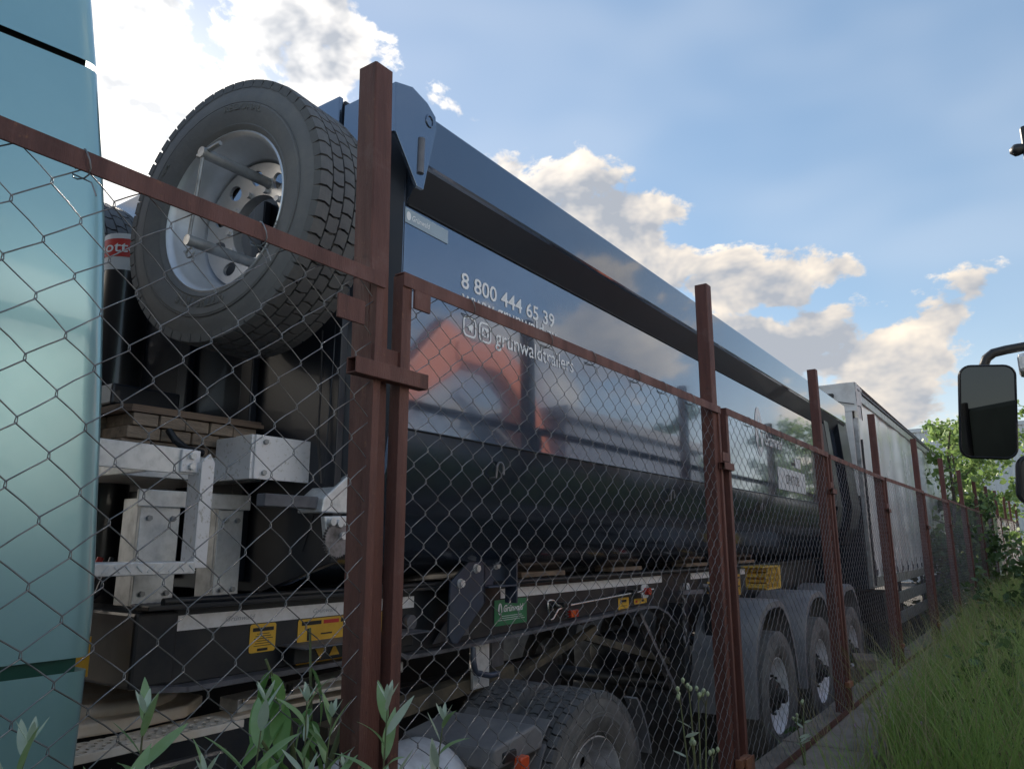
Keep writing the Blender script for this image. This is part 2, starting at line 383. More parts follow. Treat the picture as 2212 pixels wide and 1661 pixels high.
def tyre_profile(Rt, hw, bead=.292):
    if hw == .155: bead = .318
    h = [(bead, hw * .72), (bead + .018, hw * .86), (bead + .03, hw * .90), (bead + .034, hw * .88), (bead + .070, hw * .975), (bead + .105, hw), (bead + .108, hw * .985),
         (Rt - .100, hw * .985), (Rt - .097, hw * .965), (Rt - .060, hw * .955), (Rt - .056, hw * .94), (Rt - .026, hw * .93), (Rt - .016, hw * .90)]
    return h + [(Rt - .013, 0)] + [(r, -z) for r, z in reversed(h)]
def rim_profile(style, hw):
    f = hw * .74
    if hw == .155: return [(.325, f), (.330, f + .010), (.323, f + .014), (.315, f + .006), (.305, f - .012), (.300, f - .045), (.280, f - .07), (.272, f - .135), (.27, f - .15), (.268, f - .17)]
    if style == 'deep':   # we look into the deep side of the rim
        return [(.300, f), (.303, f + .010), (.297, f + .013), (.290, f + .006), (.282, f - .012), (.279, f - .045), (.262, f - .07), (.258, f - .135), (.268, f - .15), (.268, f - .17)]
    return [(.300, f), (.303, f + .010), (.297, f + .013), (.290, f + .006), (.282, f - .012), (.274, f - .05), (.262, f - .065), (.255, f - .12), (.25, f - .16)]
def disc_mb(r0, r1, z0, z1, nh, rh, rad):
    """annular wheel disc (r0,z0)->(r1,z1) with nh round hand holes of radius rad on radius rh"""
    mb = MB(); da = 2 * math.pi / nh
    def P(r, a): return (r * math.cos(a), r * math.sin(a), z0 + (z1 - z0) * (r - r0) / (r1 - r0))
    for k in range(nh):
        a0 = k * da; ring = []; n = 24
        for i in range(n):
            t = 2 * math.pi * i / n; cx, cy = math.cos(t), math.sin(t)
            m_ = max(abs(cx), abs(cy)); ux, uy = cx / m_, cy / m_
            r = (r0 + r1) / 2 + ux * (r1 - r0) / 2; a = a0 + uy * da / 2
            ring.append((P(r, a), P(rh + rad * cx, a0 + rad * cy / rh)))
        vs = [q for p in ring for q in p]
        inner = [(p[1][0], p[1][1], p[1][2] - .014) for p in ring]
        vs += inner
        fs = [(2 * i, 2 * ((i + 1) % n), 2 * ((i + 1) % n) + 1, 2 * i + 1) for i in range(n)]
        fs += [(2 * i + 1, 2 * ((i + 1) % n) + 1, 2 * n + (i + 1) % n, 2 * n + i) for i in range(n)]
        mb.add(vs, fs)
    return mb
def orient(axis):
    return {'-Y': Euler((R(90), 0, 0)), '-X': Euler((0, R(-90), 0))}[axis]
def wheel(parent, c, axis, Rt=.53, hw=.15, style='deep', tm='rubber', rm='silver', blocks=0, rows=5, arc=None, hub=True, asroot=None):
    """tyre (with tread blocks), rim (with disc, hub and nuts) as parts of parent; c in world coordinates"""
    key = (Rt, hw, style, tm, rm)
    if key not in WM:
        t = MB().lathe(tyre_profile(Rt, hw), 96, close=False); tme = t.mesh('tyre'); fix_normals(tme)
        rme = MB().lathe(rim_profile(style, hw), 72).mesh('rim'); fix_normals(rme)
        f = hw * .74
        if style == 'deep': dm = disc_mb(.135, .262, f - .16, f - .135, 10, .205, .031)
        else: dm = disc_mb(.12, .252, f - .035, f - .13, 10, .205, .026)
        dme = dm.mesh('disc')
        WM[key] = (tme, rme, dme)
    tme, rme, dme = WM[key]
    base = Matrix.Translation(c) @ orient(axis).to_matrix().to_4x4()
    def put(name, me, m, par, sm=40):
        o = link(name, me, m, None, sm); o.parent = par
        o.matrix_parent_inverse = parent_inv(par) if par.type == 'EMPTY' else Matrix()
        if par.type == 'EMPTY': o.matrix_basis = base
        return o
    ty = put('tyre', tme, tm, parent); ri = put('rim', rme, rm, parent)
    put('disc', dme, rm, ri)
    if hub:
        f = hw * .74; off = -.16 if style == 'deep' else -.04
        hk = key + ('hub',)
        if hk not in WM:
            p = [(0.001, f + off + .115), (.048, f + off + .115), (.058, f + off + .10), (.062, f + off + .05), (.10, f + off + .05), (.11, f + off + .03), (.135, f + off + .004)] if style != 'deep' else \
                [(.135, f + off), (.14, f + off - .05)]
            h = MB().lathe(p, 40)
            for k in range(10):
                a = 2 * math.pi * (k + .5) / 10; h.cyl((.15 * math.cos(a), .15 * math.sin(a), f + off - .012), (.15 * math.cos(a), .15 * math.sin(a), f + off + .018), .013, 6)
            WM[hk] = h.mesh('hub'); fix_normals(WM[hk])
        put('hub', WM[hk], 'hub' if style != 'deep' else rm, ri)
    if blocks:
        pa = 2 * math.pi / blocks; mm = []
        for r_ in range(rows):
            kk = ('blk', Rt, hw, r_, rows, blocks)
            if kk not in WM: WM[kk] = block_mesh(r_, rows, Rt - .018, Rt + .004, hw * .955, pa, r_ in (0, rows - 1))
            mm.append(WM[kk])
        rest = MB()
        for r_ in range(rows):
            for k in range(blocks):
                a = k * pa + (r_ % 2) * pa * .5
                if arc is not None and math.cos(a - arc[0]) < math.cos(arc[1]):
                    ca, sa = math.cos(a), math.sin(a)
                    rest.add([(v.co.x * ca - v.co.y * sa, v.co.x * sa + v.co.y * ca, v.co.z) for v in mm[r_].vertices], [tuple(p.vertices) for p in mm[r_].polygons])
                    continue
                b = bpy.data.objects.new('tread_block', mm[r_]); col.objects.link(b); b.parent = ty; b.rotation_euler = (0, 0, a)
        if rest.v:
            o = part('tread_blocks_hidden_side', rest, 'tread', None, kind='stuff', fix=False); o.parent = ty
    return ty, ri

# ------------------------------------------------------------------ tipper trailer
YC = 3.25; YS = 2.05                       # centre line, near side panel
tip = thing('tipper_trailer', 'long dark navy tipper semi-trailer parked close behind the rusty fence', 'trailer', (1.45, YC, 0))
T = lambda n, mb, m, **k: part(n, mb, m, tip, **k)
def xrear(z): return 10.50 + (3.30 - z) * .40
XF = 2.13
# near side: hull profile (half width, z)
def bez(a, b, c, d, n): return [tuple((1 - t) ** 3 * a[k] + 3 * (1 - t) ** 2 * t * b[k] + 3 * (1 - t) * t * t * c[k] + t ** 3 * d[k] for k in (0, 1)) for t in [i / n for i in range(n + 1)]]
HP = [(1.20, 3.36)] + bez((1.20, 2.225), (1.12, 1.83), (.86, 1.60), (.38, 1.57), 12) + [(0, 1.56)]
def sheet(p, q, sgn, x0=XF, xr=None):
    a = (x0, YC - sgn * p[0], p[1]); b = (x0, YC - sgn * q[0], q[1])
    r1 = xrear(p[1]) if xr is None else xr; r2 = xrear(q[1]) if xr is None else xr
    return [a, (r1, a[1], a[2]), (r2, b[1], b[2]), b]
def strip(points, sgn, nseg=1):
    mb = MB()
    vs = []
    for p in points: vs += [(XF, YC - sgn * p[0], p[1]), (xrear(p[1]), YC - sgn * p[0], p[1])]
    return mb.add(vs, [(2 * i, 2 * i + 1, 2 * i + 3, 2 * i + 2) for i in range(len(points) - 1)])
for sgn, nm in ((1, 'side_panel'), (-1, 'side_panel')):
    o = T(nm, strip(HP[:2], sgn), 'navy', fix=False)
    o = T('hull', strip(HP[1:], sgn), 'navy_hull_shade', fix=False, smooth=180)
# weld seam on the crease
T('weld_seam', MB().tube([(XF, YS - .001, 2.225), (xrear(2.225), YS - .001, 2.225)], .005, 6), 'chassis', smooth=60)
# top rail: light sloping outer face, dark underside returning to the panel
RY = 1.945
def rail(sgn):
    pr_ = [(YC - RY, 3.575), (YC - RY, 3.345), (YC - RY - .004, 3.335), (1.20, 3.19), (1.10, 3.19), (1.10, 3.575)]
    mb = MB(); n = len(pr_); x1 = 10.56
    vs = [(XF + .01, YC - sgn * a, z) for a, z in pr_] + [(x1, YC - sgn * a, z) for a, z in pr_]
    mb.add(vs, [tuple(range(n)), tuple(range(2 * n - 1, n - 1, -1))] + [(i, i + n, (i + 1) % n + n, (i + 1) % n) for i in range(n)])
    return mb
o = T('top_rail', rail(1), 'navy_rail', bevel=.004); T('top_rail', rail(-1), 'navy_rail', bevel=.004)
# shade under the rail put in as a dark sheet; seam bead
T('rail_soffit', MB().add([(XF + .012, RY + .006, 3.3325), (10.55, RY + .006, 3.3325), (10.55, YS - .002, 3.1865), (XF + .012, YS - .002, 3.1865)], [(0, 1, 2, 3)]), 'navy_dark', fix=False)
T('seam_bead', MB().tube([(XF + .02, YS - .004, 3.188), (10.4, YS - .004, 3.188)], .006, 6), 'seam_black', smooth=60)
# corner plate with lifting eye and hinge pocket
cp = [(1.955, 3.40), (1.945, 3.62), (2.045, 3.650), (2.14, 3.625), (2.195, 3.585), (2.2, 3.53), (2.16, 3.36), (2.128, 3.215), (2.088, 3.215)]
cpo = T('corner_plate', MB().prism(cp, 'y', RY - .006, RY + .01), 'navy', bevel=.002)
part('eye_rim', MB().tube([(2.155 + .022 * math.cos(t), RY - .008, 3.545 + .026 * math.sin(t)) for t in [2 * math.pi * k / 20 for k in range(20)]], .004, 6, closed=True), 'navy', cpo, smooth=60)
part('pocket', MB().tube([(2.105, RY - .004, 3.28), (2.108, RY - .004, 3.44)], .017, 12), 'chassis_grey', cpo, smooth=60)
T('corner_return', MB().box(1.945, 1.957, RY - .004, 2.24, 3.40, 3.62), 'navy')
# front wall and its slanted corner posts
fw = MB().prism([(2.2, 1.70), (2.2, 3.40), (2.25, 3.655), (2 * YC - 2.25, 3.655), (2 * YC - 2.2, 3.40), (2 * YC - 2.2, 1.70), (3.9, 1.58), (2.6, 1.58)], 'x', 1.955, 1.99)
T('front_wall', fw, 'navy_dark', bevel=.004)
T('front_board', MB().box(1.93, 1.953, 2.26, 2 * YC - 2.26, 3.36, 3.668), 'navy', bevel=.004)
for sgn in (1, -1):
    y_ = lambda v: YC - sgn * (YC - v)
    cpb = MB(); ring = [[(1.952, 2.24), (2.135, 2.046), (2.15, 2.06), (1.99, 2.26)]] * 3 + [[(1.952, 2.26), (2.11, 2.13), (2.14, 2.14), (1.99, 2.28)], [(1.952, 2.36), (2.08, 2.30), (2.12, 2.32), (1.99, 2.4)]]
    vv = [(x_, y_(yy_), z_) for rg, z_ in zip(ring, (3.60, 3.2, 2.50, 2.0, 1.74)) for x_, yy_ in rg]
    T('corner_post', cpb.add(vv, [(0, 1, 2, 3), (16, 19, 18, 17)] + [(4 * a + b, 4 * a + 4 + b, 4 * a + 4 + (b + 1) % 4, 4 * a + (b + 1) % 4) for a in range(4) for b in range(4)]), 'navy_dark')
    T('front_return', MB().add([(2.128, y_(2.048), 3.3), (XF + .02, y_(2.05), 3.3), (XF + .02, y_(2.05), 2.225), (2.128, y_(2.048), 2.225)], [(0, 1, 2, 3)]), 'navy', fix=False)
for yy in (2.75, 3.25, 3.75): T('wall_rib', MB().box(1.915, 1.953, yy - .04, yy + .04, 1.62, 3.3), 'navy_dark', bevel=.006)
# rear: two slanted posts, tailgate, end of the hull
def slant_post(x0, wd, t, yo):
    z = [3.36, 2.225, 1.97, 1.76]; yy = [YS - yo, YS - yo, YC - 1.125 - yo, YC - .98 - yo]
    mb = MB(); vs = []
    for zz, y in zip(z, yy):
        xr = x0 + (3.30 - zz) * .40; vs += [(xr, y, zz), (xr + wd, y, zz), (xr + wd, y + t, zz), (xr, y + t, zz)]
    fs = [(0, 1, 2, 3), (12, 15, 14, 13)]
    for i in range(3):
        a = 4 * i; fs += [(a + j, a + 4 + j, a + 4 + (j + 1) % 4, a + (j + 1) % 4) for j in range(4)]
    return mb.add(vs, fs)
T('rear_post', slant_post(9.50, .24, .06, .045), 'navy_dark', bevel=.006)
T('rear_post', slant_post(10.18, .55, .09, .075), 'navy_dark', bevel=.006)
T('rear_panel', slant_post(9.745, .43, .02, .012), 'navy', bevel=.003)
tg = MB().add([(xrear(3.5) + .1, 2.03, 3.5), (xrear(1.6) + .1, 2.3, 1.6), (xrear(1.6) + .1, 4.2, 1.6), (xrear(3.5) + .1, 4.47, 3.5)], [(0, 1, 2, 3)])
T('rear_chamfer', MB().add([(9.10, YS - .002, 3.20), (9.49, YS - .046, 3.20), (9.95, YS - .046, 2.225), (9.60, YS - .002, 2.225)], [(0, 1, 2, 3)]), 'navy_dark', fix=False)
T('tailgate', tg, 'navy_dark')
T('tipper_floor', MB().add([(2.0, 2.2, 1.9), (10.6, 2.2, 1.9), (10.6, 4.3, 1.9), (2, 4.3, 1.9)], [(0, 1, 2, 3)]), 'navy_dark')
# tarp hooks
for x, y, z, rr in ((2.84, YC - 1.163, 2.12, .026), (4.88, YC - 1.163, 2.11, .026), (6.95, YC - 1.163, 2.11, .026), (2.03, 2.135, 3.13, .024)):
    T('tarp_hook', MB().tube([(x - rr, y + .02, z - .05), (x - rr, y - .03, z - .045)] + [(x + rr * math.cos(t), y - .035, z + rr * math.sin(t)) for t in [math.pi - math.pi * k / 8 for k in range(9)]] + [(x + rr, y - .035, z - .03)], .0055, 6), 'steel_worn', smooth=60)
# lettering on the near side
TY = YS - .0025
text('lettering', '8 800 444 65 39', 2.522, 3.335, 2.926, .075, TY, 'white_text', tip, bold=.012)
text('lettering', 'www.grunwald.ru', 2.528, 3.352, 2.848, .075, TY, 'white_text', tip, bold=.006)
text('lettering', 'grunwaldtrailers', 2.790, 3.535, 2.712, .082, TY, 'white_text', tip, bold=.006)
def ring_plate(name, outer, inner, y, m):
    n = len(outer); mb = MB(); mb.add([(a, y, b) for a, b in outer] + [(a, y, b) for a, b in inner], [(i, (i + 1) % n, n + (i + 1) % n, n + i) for i in range(n)])
    return part(name, mb, m, tip, fix=False)
for i, x in enumerate((2.540, 2.658)):
    ic = ring_plate('icon_frame', rrect(x, x + .098, 2.700, 2.800, .028), rrect(x + .010, x + .088, 2.710, 2.790, .020), TY, 'white_text')
    if i == 0:
        part('icon_mark', MB().add([(x + .02, TY, 2.750), (x + .078, TY, 2.777), (x + .066, TY, 2.722), (x + .05, TY, 2.738), (x + .043, TY, 2.726), (x + .041, TY, 2.744)], [(0, 1, 5), (1, 2, 3, 5), (3, 4, 5)]), 'white_text', ic, fix=False)
    else:
        ring = rrect(x + .022, x + .078, 2.728, 2.774, .014)
        part('icon_mark', MB().add([(a, TY, b) for a, b in ring] + [(x + .042, TY, 2.740), (x + .062, TY, 2.751), (x + .042, TY, 2.762)],
             [(i_, (i_ + 1) % len(ring), len(ring) + (0 if ring[i_][1] < 2.745 and ring[i_][0] < x + .05 else 1 if ring[i_][0] > x + .05 else 2)) for i_ in range(len(ring))]), 'white_text', ic, fix=False)
# sticker under the corner plate
st = part('sticker', MB().prism([(2.137, 3.105), (2.42, 3.10), (2.42, 3.165), (2.137, 3.172)], 'y', YS - .002, YS - .0035), 'ghost_sticker', tip)
part('logo', MB().add([(2.158 + .014 * math.cos(t), YS - .0045, 3.138 + .02 * math.sin(t)) for t in [2 * math.pi * k / 20 for k in range(20)]], [tuple(range(20))]), 'white_text', st, fix=False)
text('print', 'Grünwald', 2.18, 2.295, 3.124, .026, YS - .0045, 'white_text', st, shear=.25)
# oval emblem and white plates towards the rear
def oval(name, cx, cz, a, b, y, m, par): return part(name, MB().add([(cx + a * math.cos(t), y, cz + b * math.sin(t)) for t in [2 * math.pi * k / 32 for k in range(32)]], [tuple(range(32))]), m, par, fix=False)
em = oval('emblem', 6.98, 2.80, .115, .235, YS - .003, 'white_sticker', tip)
part('emblem_tree', MB().add([(6.98, YS - .0045, 2.97), (7.02, YS - .0045, 2.80), (6.995, YS - .0045, 2.80), (7.035, YS - .0045, 2.66), (6.99, YS - .0045, 2.66), (6.99, YS - .0045, 2.58), (6.97, YS - .0045, 2.58), (6.97, YS - .0045, 2.66), (6.925, YS - .0045, 2.66), (6.965, YS - .0045, 2.80), (6.94, YS - .0045, 2.80)],
     [(0, 1, 2, 9, 10), (2, 3, 4, 7, 8, 9), (4, 5, 6, 7)]), 'navy', em, fix=False)
text('emblem_name', 'Grünwald', 7.14, 7.75, 2.70, .12, YS - .003, 'white_sticker', tip, bold=.02, shear=.2)
pl = plate('placard', 7.50, 8.55, 2.30, 2.52, YS - .003, 'white_sticker', tip, r=.005)
text('placard_print', 'OPATOB', 7.78, 8.28, 2.365, .10, YS - .0065, 'black_ink', pl, bold=.0)
plate('placard', 8.18, 8.40, 2.56, 2.66, YS - .003, 'white_sticker', tip, r=.005)
part('placard_print', MB().box(8.05, 8.20, YS - .004, YS - .003, 2.575, 2.61), 'black_ink', tip)
# chassis beams
YB = 2.57
def beam(y0, name='chassis_beam'):
    web = [(1.45, 1.545), (10.9, 1.545), (10.9, 1.02), (6.3, 1.02), (5.95, 1.12), (5.70, 1.26), (5.35, 1.315), (3.0, 1.262), (2.72, 1.262), (2.66, 1.285), (1.58, 1.285), (1.45, 1.31)]
    o = T(name, MB().prism(web, 'y', y0, y0 + .03), 'chassis', bevel=.003)
    return o
b1 = beam(YB); b2 = beam(2 * YC - YB - .03)
low = [(1.47, 1.30), (1.60, 1.283), (2.66, 1.283), (2.72, 1.258), (3.02, 1.258), (5.35, 1.311), (5.56, 1.30), (5.76, 1.235), (5.98, 1.10), (6.3, 1.02)]
fl = MB()
for p, q in zip(low[:-1], low[1:]): fl.bar((p[0], YB - .008, p[1] - .009), (q[0] + .01, YB - .008, q[1] - .009), .12, .018)
part('lower_flange', fl, 'chassis_grey', b1)
part('upper_flange', MB().box(1.44, 10.9, YB - .06, YB + .09, 1.545, 1.563), 'chassis', b1, bevel=.004)
part('edge_pipe', MB().tube([(1.50, YB - .04, 1.572), (3.45, YB - .04, 1.572)], .014, 10), 'chassis', b1, smooth=60)
part('edge_pipe', MB().tube([(3.40, YB - .06, 1.558), (6.9, YB - .06, 1.548), (8.4, YB - .06, 1.55)], .016, 10), 'chassis', b1, smooth=60)
part('nose_box', MB().box(1.42, 1.58, YB - .02, 2 * YC - YB + .02, 1.29, 1.54), 'chassis', b1, bevel=.012)
for x in (3.2, 4.6, 5.9, 7.3, 8.6, 9.6): T('cross_member', MB().box(x - .06, x + .06, YB + .03, 2 * YC - YB - .03, 1.24, 1.5), 'chassis')
T('skid_plate', MB().box(1.5, 3.4, YB + .03, 2 * YC - YB - .03, 1.27, 1.285), 'chassis')
for xa, xb in ((1.47, 2.83), (3.56, 5.80), (6.42, 6.92), (7.75, 8.45)):
    s_ = 0.05 if xa < 2 else 0.0
    tp = part('reflective_tape', MB().prism([(xa - s_, 1.466), (xb, 1.466), (xb, 1.519), (xa, 1.519)], 'y', YB - .001, YB - .003), 'white_tape', b1)
    if xa < 3:
        for xx in (1.78, 2.20): text('tape_print', 'Grünwald', xx, xx + .13, 1.484, .018, YB - .0045, 'print_faint', tp, shear=.25)
# chassis stickers
def sticker(x0, x1, z0, z1, bands=(), lines=0, y=YB - .001, logo=False):
    p = plate('sticker', x0, x1, z0, z1, y, 'yellow', b1, r=.010, t=.002)
    h = z1 - z0; wd = x1 - x0
    for (a, b, c, d, m) in bands: part('sticker_print', MB().box(x0 + a * wd, x0 + b * wd, y - .0034, y - .0026, z0 + c * h, z0 + d * h), m, p)
    if lines:
        mb = MB()
        for i in range(lines):
            zz = z0 + h * (.22 + .42 * i / max(1, lines - 1)); a = .16 + .05 * (i % 3); mb.box(x0 + a * wd, x1 - (.12 + .07 * ((i * 7) % 3)) * wd, y - .0033, y - .0027, zz, zz + h * .022)
        part('sticker_lines', mb, 'black_ink', p)
    return p
sticker(1.893, 2.015, 1.355, 1.462, [(.10, .90, .74, .87, 'black_ink'), (.30, .70, .05, .14, 'black_ink')], 6)
sticker(2.125, 2.74, 1.365, 1.462, [(.03, .20, .74, .90, 'black_ink'), (.22, .36, .74, .90, 'red_print'), (.38, .56, .74, .90, 'black_ink'), (.85, .99, .74, .9, 'black_ink'), (.08, .10, .1, .6, 'black_ink'), (.2, .3, .3, .36, 'black_ink'), (.42, .44, .12, .6, 'black_ink'), (.5, .6, .3, .36, 'black_ink'), (.72, .74, .1, .6, 'black_ink')])
sticker(2.125, 2.40, 1.278, 1.300)
sticker(2.66, 2.74, 1.28, 1.355, [(.1, .9, .3, .35, 'black_ink'), (.1, .9, .6, .65, 'black_ink')])
for i, x in enumerate((2.19, 2.265, 2.34, 2.41)):
    s_ = 1 if i % 2 else -1; zc = 1.333
    part('warning_triangle', MB().prism([(x - .028, zc - s_ * .018), (x + .028, zc - s_ * .018), (x, zc + s_ * .026)], 'y', YB - .072, YB - .074), 'yellow', b1)
sh_ = part('control_shelf', MB().prism([(2.03, 1.366), (2.78, 1.366), (2.78, 1.372), (2.03, 1.372)], 'y', YB - .17, YB), 'chassis_grey', b1, bevel=.002)
part('control_panel', MB().box(2.06, 2.76, YB - .07, YB - .004, 1.30, 1.364), 'chassis', b1, bevel=.006)
part('marker_lamp', MB().cyl((2.79, YB - .03, 1.40), (2.79, YB, 1.40), .035, 24), 'chassis_grey', b1, smooth=40)
part('sign_board', MB().box(1.18, 1.36, YB + .14, YB + .15, 1.33, 1.46), 'yellow', b1)
gs = plate('sign_plate', 3.50, 3.825, 1.318, 1.458, YB - .001, 'green_sign', b1, r=.004, t=.003)
oval('sign_logo', 3.552, 1.408, .020, .033, YB - .0055, 'white_text', gs)
part('logo_tree', MB().add([(3.552, YB - .007, 1.436), (3.563, YB - .007, 1.385), (3.541, YB - .007, 1.385)], [(0, 1, 2)]), 'green_sign', gs, fix=False)
text('sign_print', 'Grünwald', 3.585, 3.785, 1.392, .036, YB - .0055, 'white_text', gs, bold=.02, shear=.22)
mb = MB()
for i, (a, b) in enumerate(((3.57, 3.77), (3.545, 3.785), (3.53, 3.80))): mb.box(a, b, YB - .0055, YB - .005, 1.367 - i * .011, 1.3695 - i * .011)
part('sign_lines', mb, 'white_text', gs)
# pull rod with triangular handle, clips
yr = YB - .06
T('pull_rod', MB().tube([(4.12, yr, 1.385), (5.50, yr, 1.428)], .009, 10), 'chrome', smooth=60)
T('pull_handle', MB().tube([(4.13, yr, 1.392), (4.08, yr, 1.398), (4.035, yr, 1.43), (3.985, yr, 1.435), (3.972, yr, 1.425), (3.985, yr, 1.325), (4.0, yr, 1.317), (4.03, yr, 1.322), (4.09, yr, 1.372), (4.13, yr, 1.378)], .0075, 8), 'chrome', smooth=60)
T('rod_clip', MB().box(4.13, 4.22, yr - .02, YB, 1.385, 1.412), 'black_plastic', bevel=.006)
T('rod_clip', MB().box(5.12, 5.19, yr - .02, YB, 1.405, 1.44), 'black_plastic', bevel=.006)
T('rod_spring', MB().tube([(4.20 + .01 * math.cos(t), yr + .01 * math.sin(t), 1.375 - t * .0028) for t in np.linspace(0, 22, 60)], .003, 5), 'steel_worn')
lv = T('valve_plate', MB().prism(rrect(5.30, 5.42, 1.37, 1.47, .03), 'y', YB - .05, YB - .06), 'white_sticker', bevel=.002)
part('valve_knob', MB().cyl((5.36, YB - .06, 1.42), (5.36, YB - .10, 1.42), .028, 16), 'red_lamp', lv, smooth=40)
sticker(5.02, 5.19, 1.282, 1.385, [(.25, .75, .70, .85, 'black_ink')], 3)
sticker(5.28, 5.50, 1.325, 1.365, [(.1, .25, .3, .7, 'red_print'), (.6, .75, .3, .7, 'black_ink')])
sticker(6.80, 6.93, 1.30, 1.43, [(.15, .85, .72, .86, 'black_ink')], 3, y=YB - .005)
sticker(7.62, 7.73, 1.27, 1.47, [(.15, .85, .80, .88, 'black_ink'), (.2, .8, .4, .46, 'black_ink')], 0, y=YB - .005)
ml = T('marker_lamp', MB().prism(rrect(4.30, 4.41, 1.305, 1.352, .010), 'y', YB, YB - .025), 'red_lamp', bevel=.004)
part('reflector', MB().prism(rrect(4.30, 4.355, 1.307, 1.350, .008), 'y', YB - .026, YB - .034), 'amber', ml, bevel=.003)
# hinged support brackets
T('support_bracket', MB().prism([(2.96, 1.585), (3.22, 1.755), (3.245, 1.755), (3.245, 1.47), (3.02, 1.285), (2.98, 1.29), (2.95, 1.33)], 'y', YB - .13, YB - .115), 'bracket_blue', bevel=.003)
T('support_bracket', MB().box(3.232, 3.246, YB - .13, YB - .02, 1.47, 1.75), 'bracket_blue', bevel=.002)
T('support_bracket', MB().prism([(2.96, 1.28), (3.25, 1.30), (3.25, 1.38), (3.06, 1.38)], 'y', YB - .02, YB - .012), 'chassis_grey', bevel=.003)
T('support_bracket', MB().prism([(3.26, 1.55), (3.52, 1.55), (3.52, 1.75), (3.50, 1.76), (3.28, 1.70)], 'y', YB - .07, YB - .058), 'bracket_blue', bevel=.003)
T('support_bracket', MB().box(3.507, 3.52, YB - .15, YB - .07, 1.45, 1.77), 'bracket_blue', bevel=.002)
T('support_bracket', MB().box(3.25, 3.52, YB - .15, YB - .055, 1.541, 1.551), 'bracket_blue', bevel=.003)
for x, y, z in ((3.03, YB - .13, 1.575), (3.16, YB - .13, 1.645), (3.42, YB - .07, 1.655)):
    T('bolt', MB().cyl((x, y, z), (x, y - .022, z), .019, 6).cyl((x, y - .001, z), (x, y - .006, z), .024, 16), 'galv', smooth=40)
for x in (3.75, 4.9, 6.3, 7.7): T('wood_packer', MB().box(x, x + .5, YB - .02, YB + .12, 1.575, 1.605), 'wood', bevel=.004)
# winch on the corner
T('winch_housing', MB().prism([(1.89, 1.885), (2.12, 1.885), (2.14, 2.10), (2.10, 2.10), (1.90, 1.94)], 'y', 2.19, 2.33), 'galv', bevel=.006)
wn = T('winch', MB().prism([(1.885, 1.87), (2.0, 1.875), (2.0, 1.80), (1.96, 1.77), (1.90, 1.79)], 'y', 2.165, 2.188), 'galv', bevel=.004)
g = MB(); n = 36
gp = [(1.945 + (.066 if k % 2 else .059) * math.cos(math.pi * k / n), 1.785 + (.066 if k % 2 else .059) * math.sin(math.pi * k / n)) for k in range(2 * n)]
part('gear', g.prism(gp, 'y', 2.152, 2.166), 'steel_worn', wn)
for x, z in ((1.91, 1.85), (1.945, 1.845), (1.965, 1.80)): part('bolt', MB().cyl((x, 2.166, z), (x, 2.14, z), .014, 12), 'galv', wn, smooth=40)
T('side_channel', MB().box(1.66, 1.90, 2.22, 2.27, 1.90, 1.945), 'chassis_grey', bevel=.004)
# undercarriage: cross braces, legs, suspension, air tank, chain
T('brace', MB().bar((3.3, 2.6, .93), (4.75, 2.62, 1.2), .05, .04), 'dust_beam')
T('brace', MB().bar((4.6, 2.62, 1.16), (6.2, 2.6, .78), .05, .05), 'dust_beam')
T('brace', MB().bar((5.3, 2.55, 1.26), (5.9, 2.5, .55), .05, .03), 'steel_worn')
T('landing_leg', MB().box(3.55, 3.67, 2.62, 2.74, .72, 1.26), 'chassis_grey', bevel=.006)
T('leg_plate', MB().box(3.28, 3.42, 2.54, 2.56, 1.02, 1.25), 'galv', bevel=.003)
T('crank', MB().tube([(3.22, 2.5, 1.24), (3.2, 2.48, 1.18), (3.22, 2.48, 1.12), (3.34, 2.48, 1.09), (3.42, 2.48, 1.09)], .016, 8), 'bracket_blue', smooth=60)
for k in range(9):
    z = 1.42 - k * .058; t = k % 2
    T('chain_link', MB().tube([(5.93 + (.018 * math.cos(a) if t else .004 * math.cos(a)), YB - .12 + (.004 if t else .018) * math.cos(a + .3), z + .036 * math.sin(a)) for a in [2 * math.pi * j / 12 for j in range(12)]], .0085, 6, closed=True), 'steel_worn', smooth=60)
T('chain_bracket', MB().bar((5.9, YB - .12, 1.385), (6.35, YB - .12, 1.372), .04, .035), 'chassis_grey')
T('hand_lever', MB().tube([(6.36, YB - .12, 1.42), (6.46, YB - .13, 1.415), (6.5, YB - .14, 1.36), (6.58, YB - .15, 1.28)], .017, 8), 'chassis_grey', smooth=60)
T('lever_plate', MB().prism(rrect(6.30, 6.37, 1.36, 1.44, .03), 'y', YB - .004, YB - .01), 'white_sticker')
T('suspension_post', MB().box(5.92, 6.04, 2.45, 2.6, .45, 1.3), 'chassis', bevel=.006)
T('suspension_post', MB().box(6.2, 6.28, 2.3, 2.38, .5, 1.36), 'chassis', bevel=.006)
T('air_tank', MB().tube([(5.35, 2.9, .95), (5.37, 2.9, .95), (5.42, 2.9, .95), (6.0, 2.9, .95), (6.05, 2.9, .95), (6.07, 2.9, .95)], [.02, .10, .14, .14, .10, .02], 20), 'chassis', smooth=60)
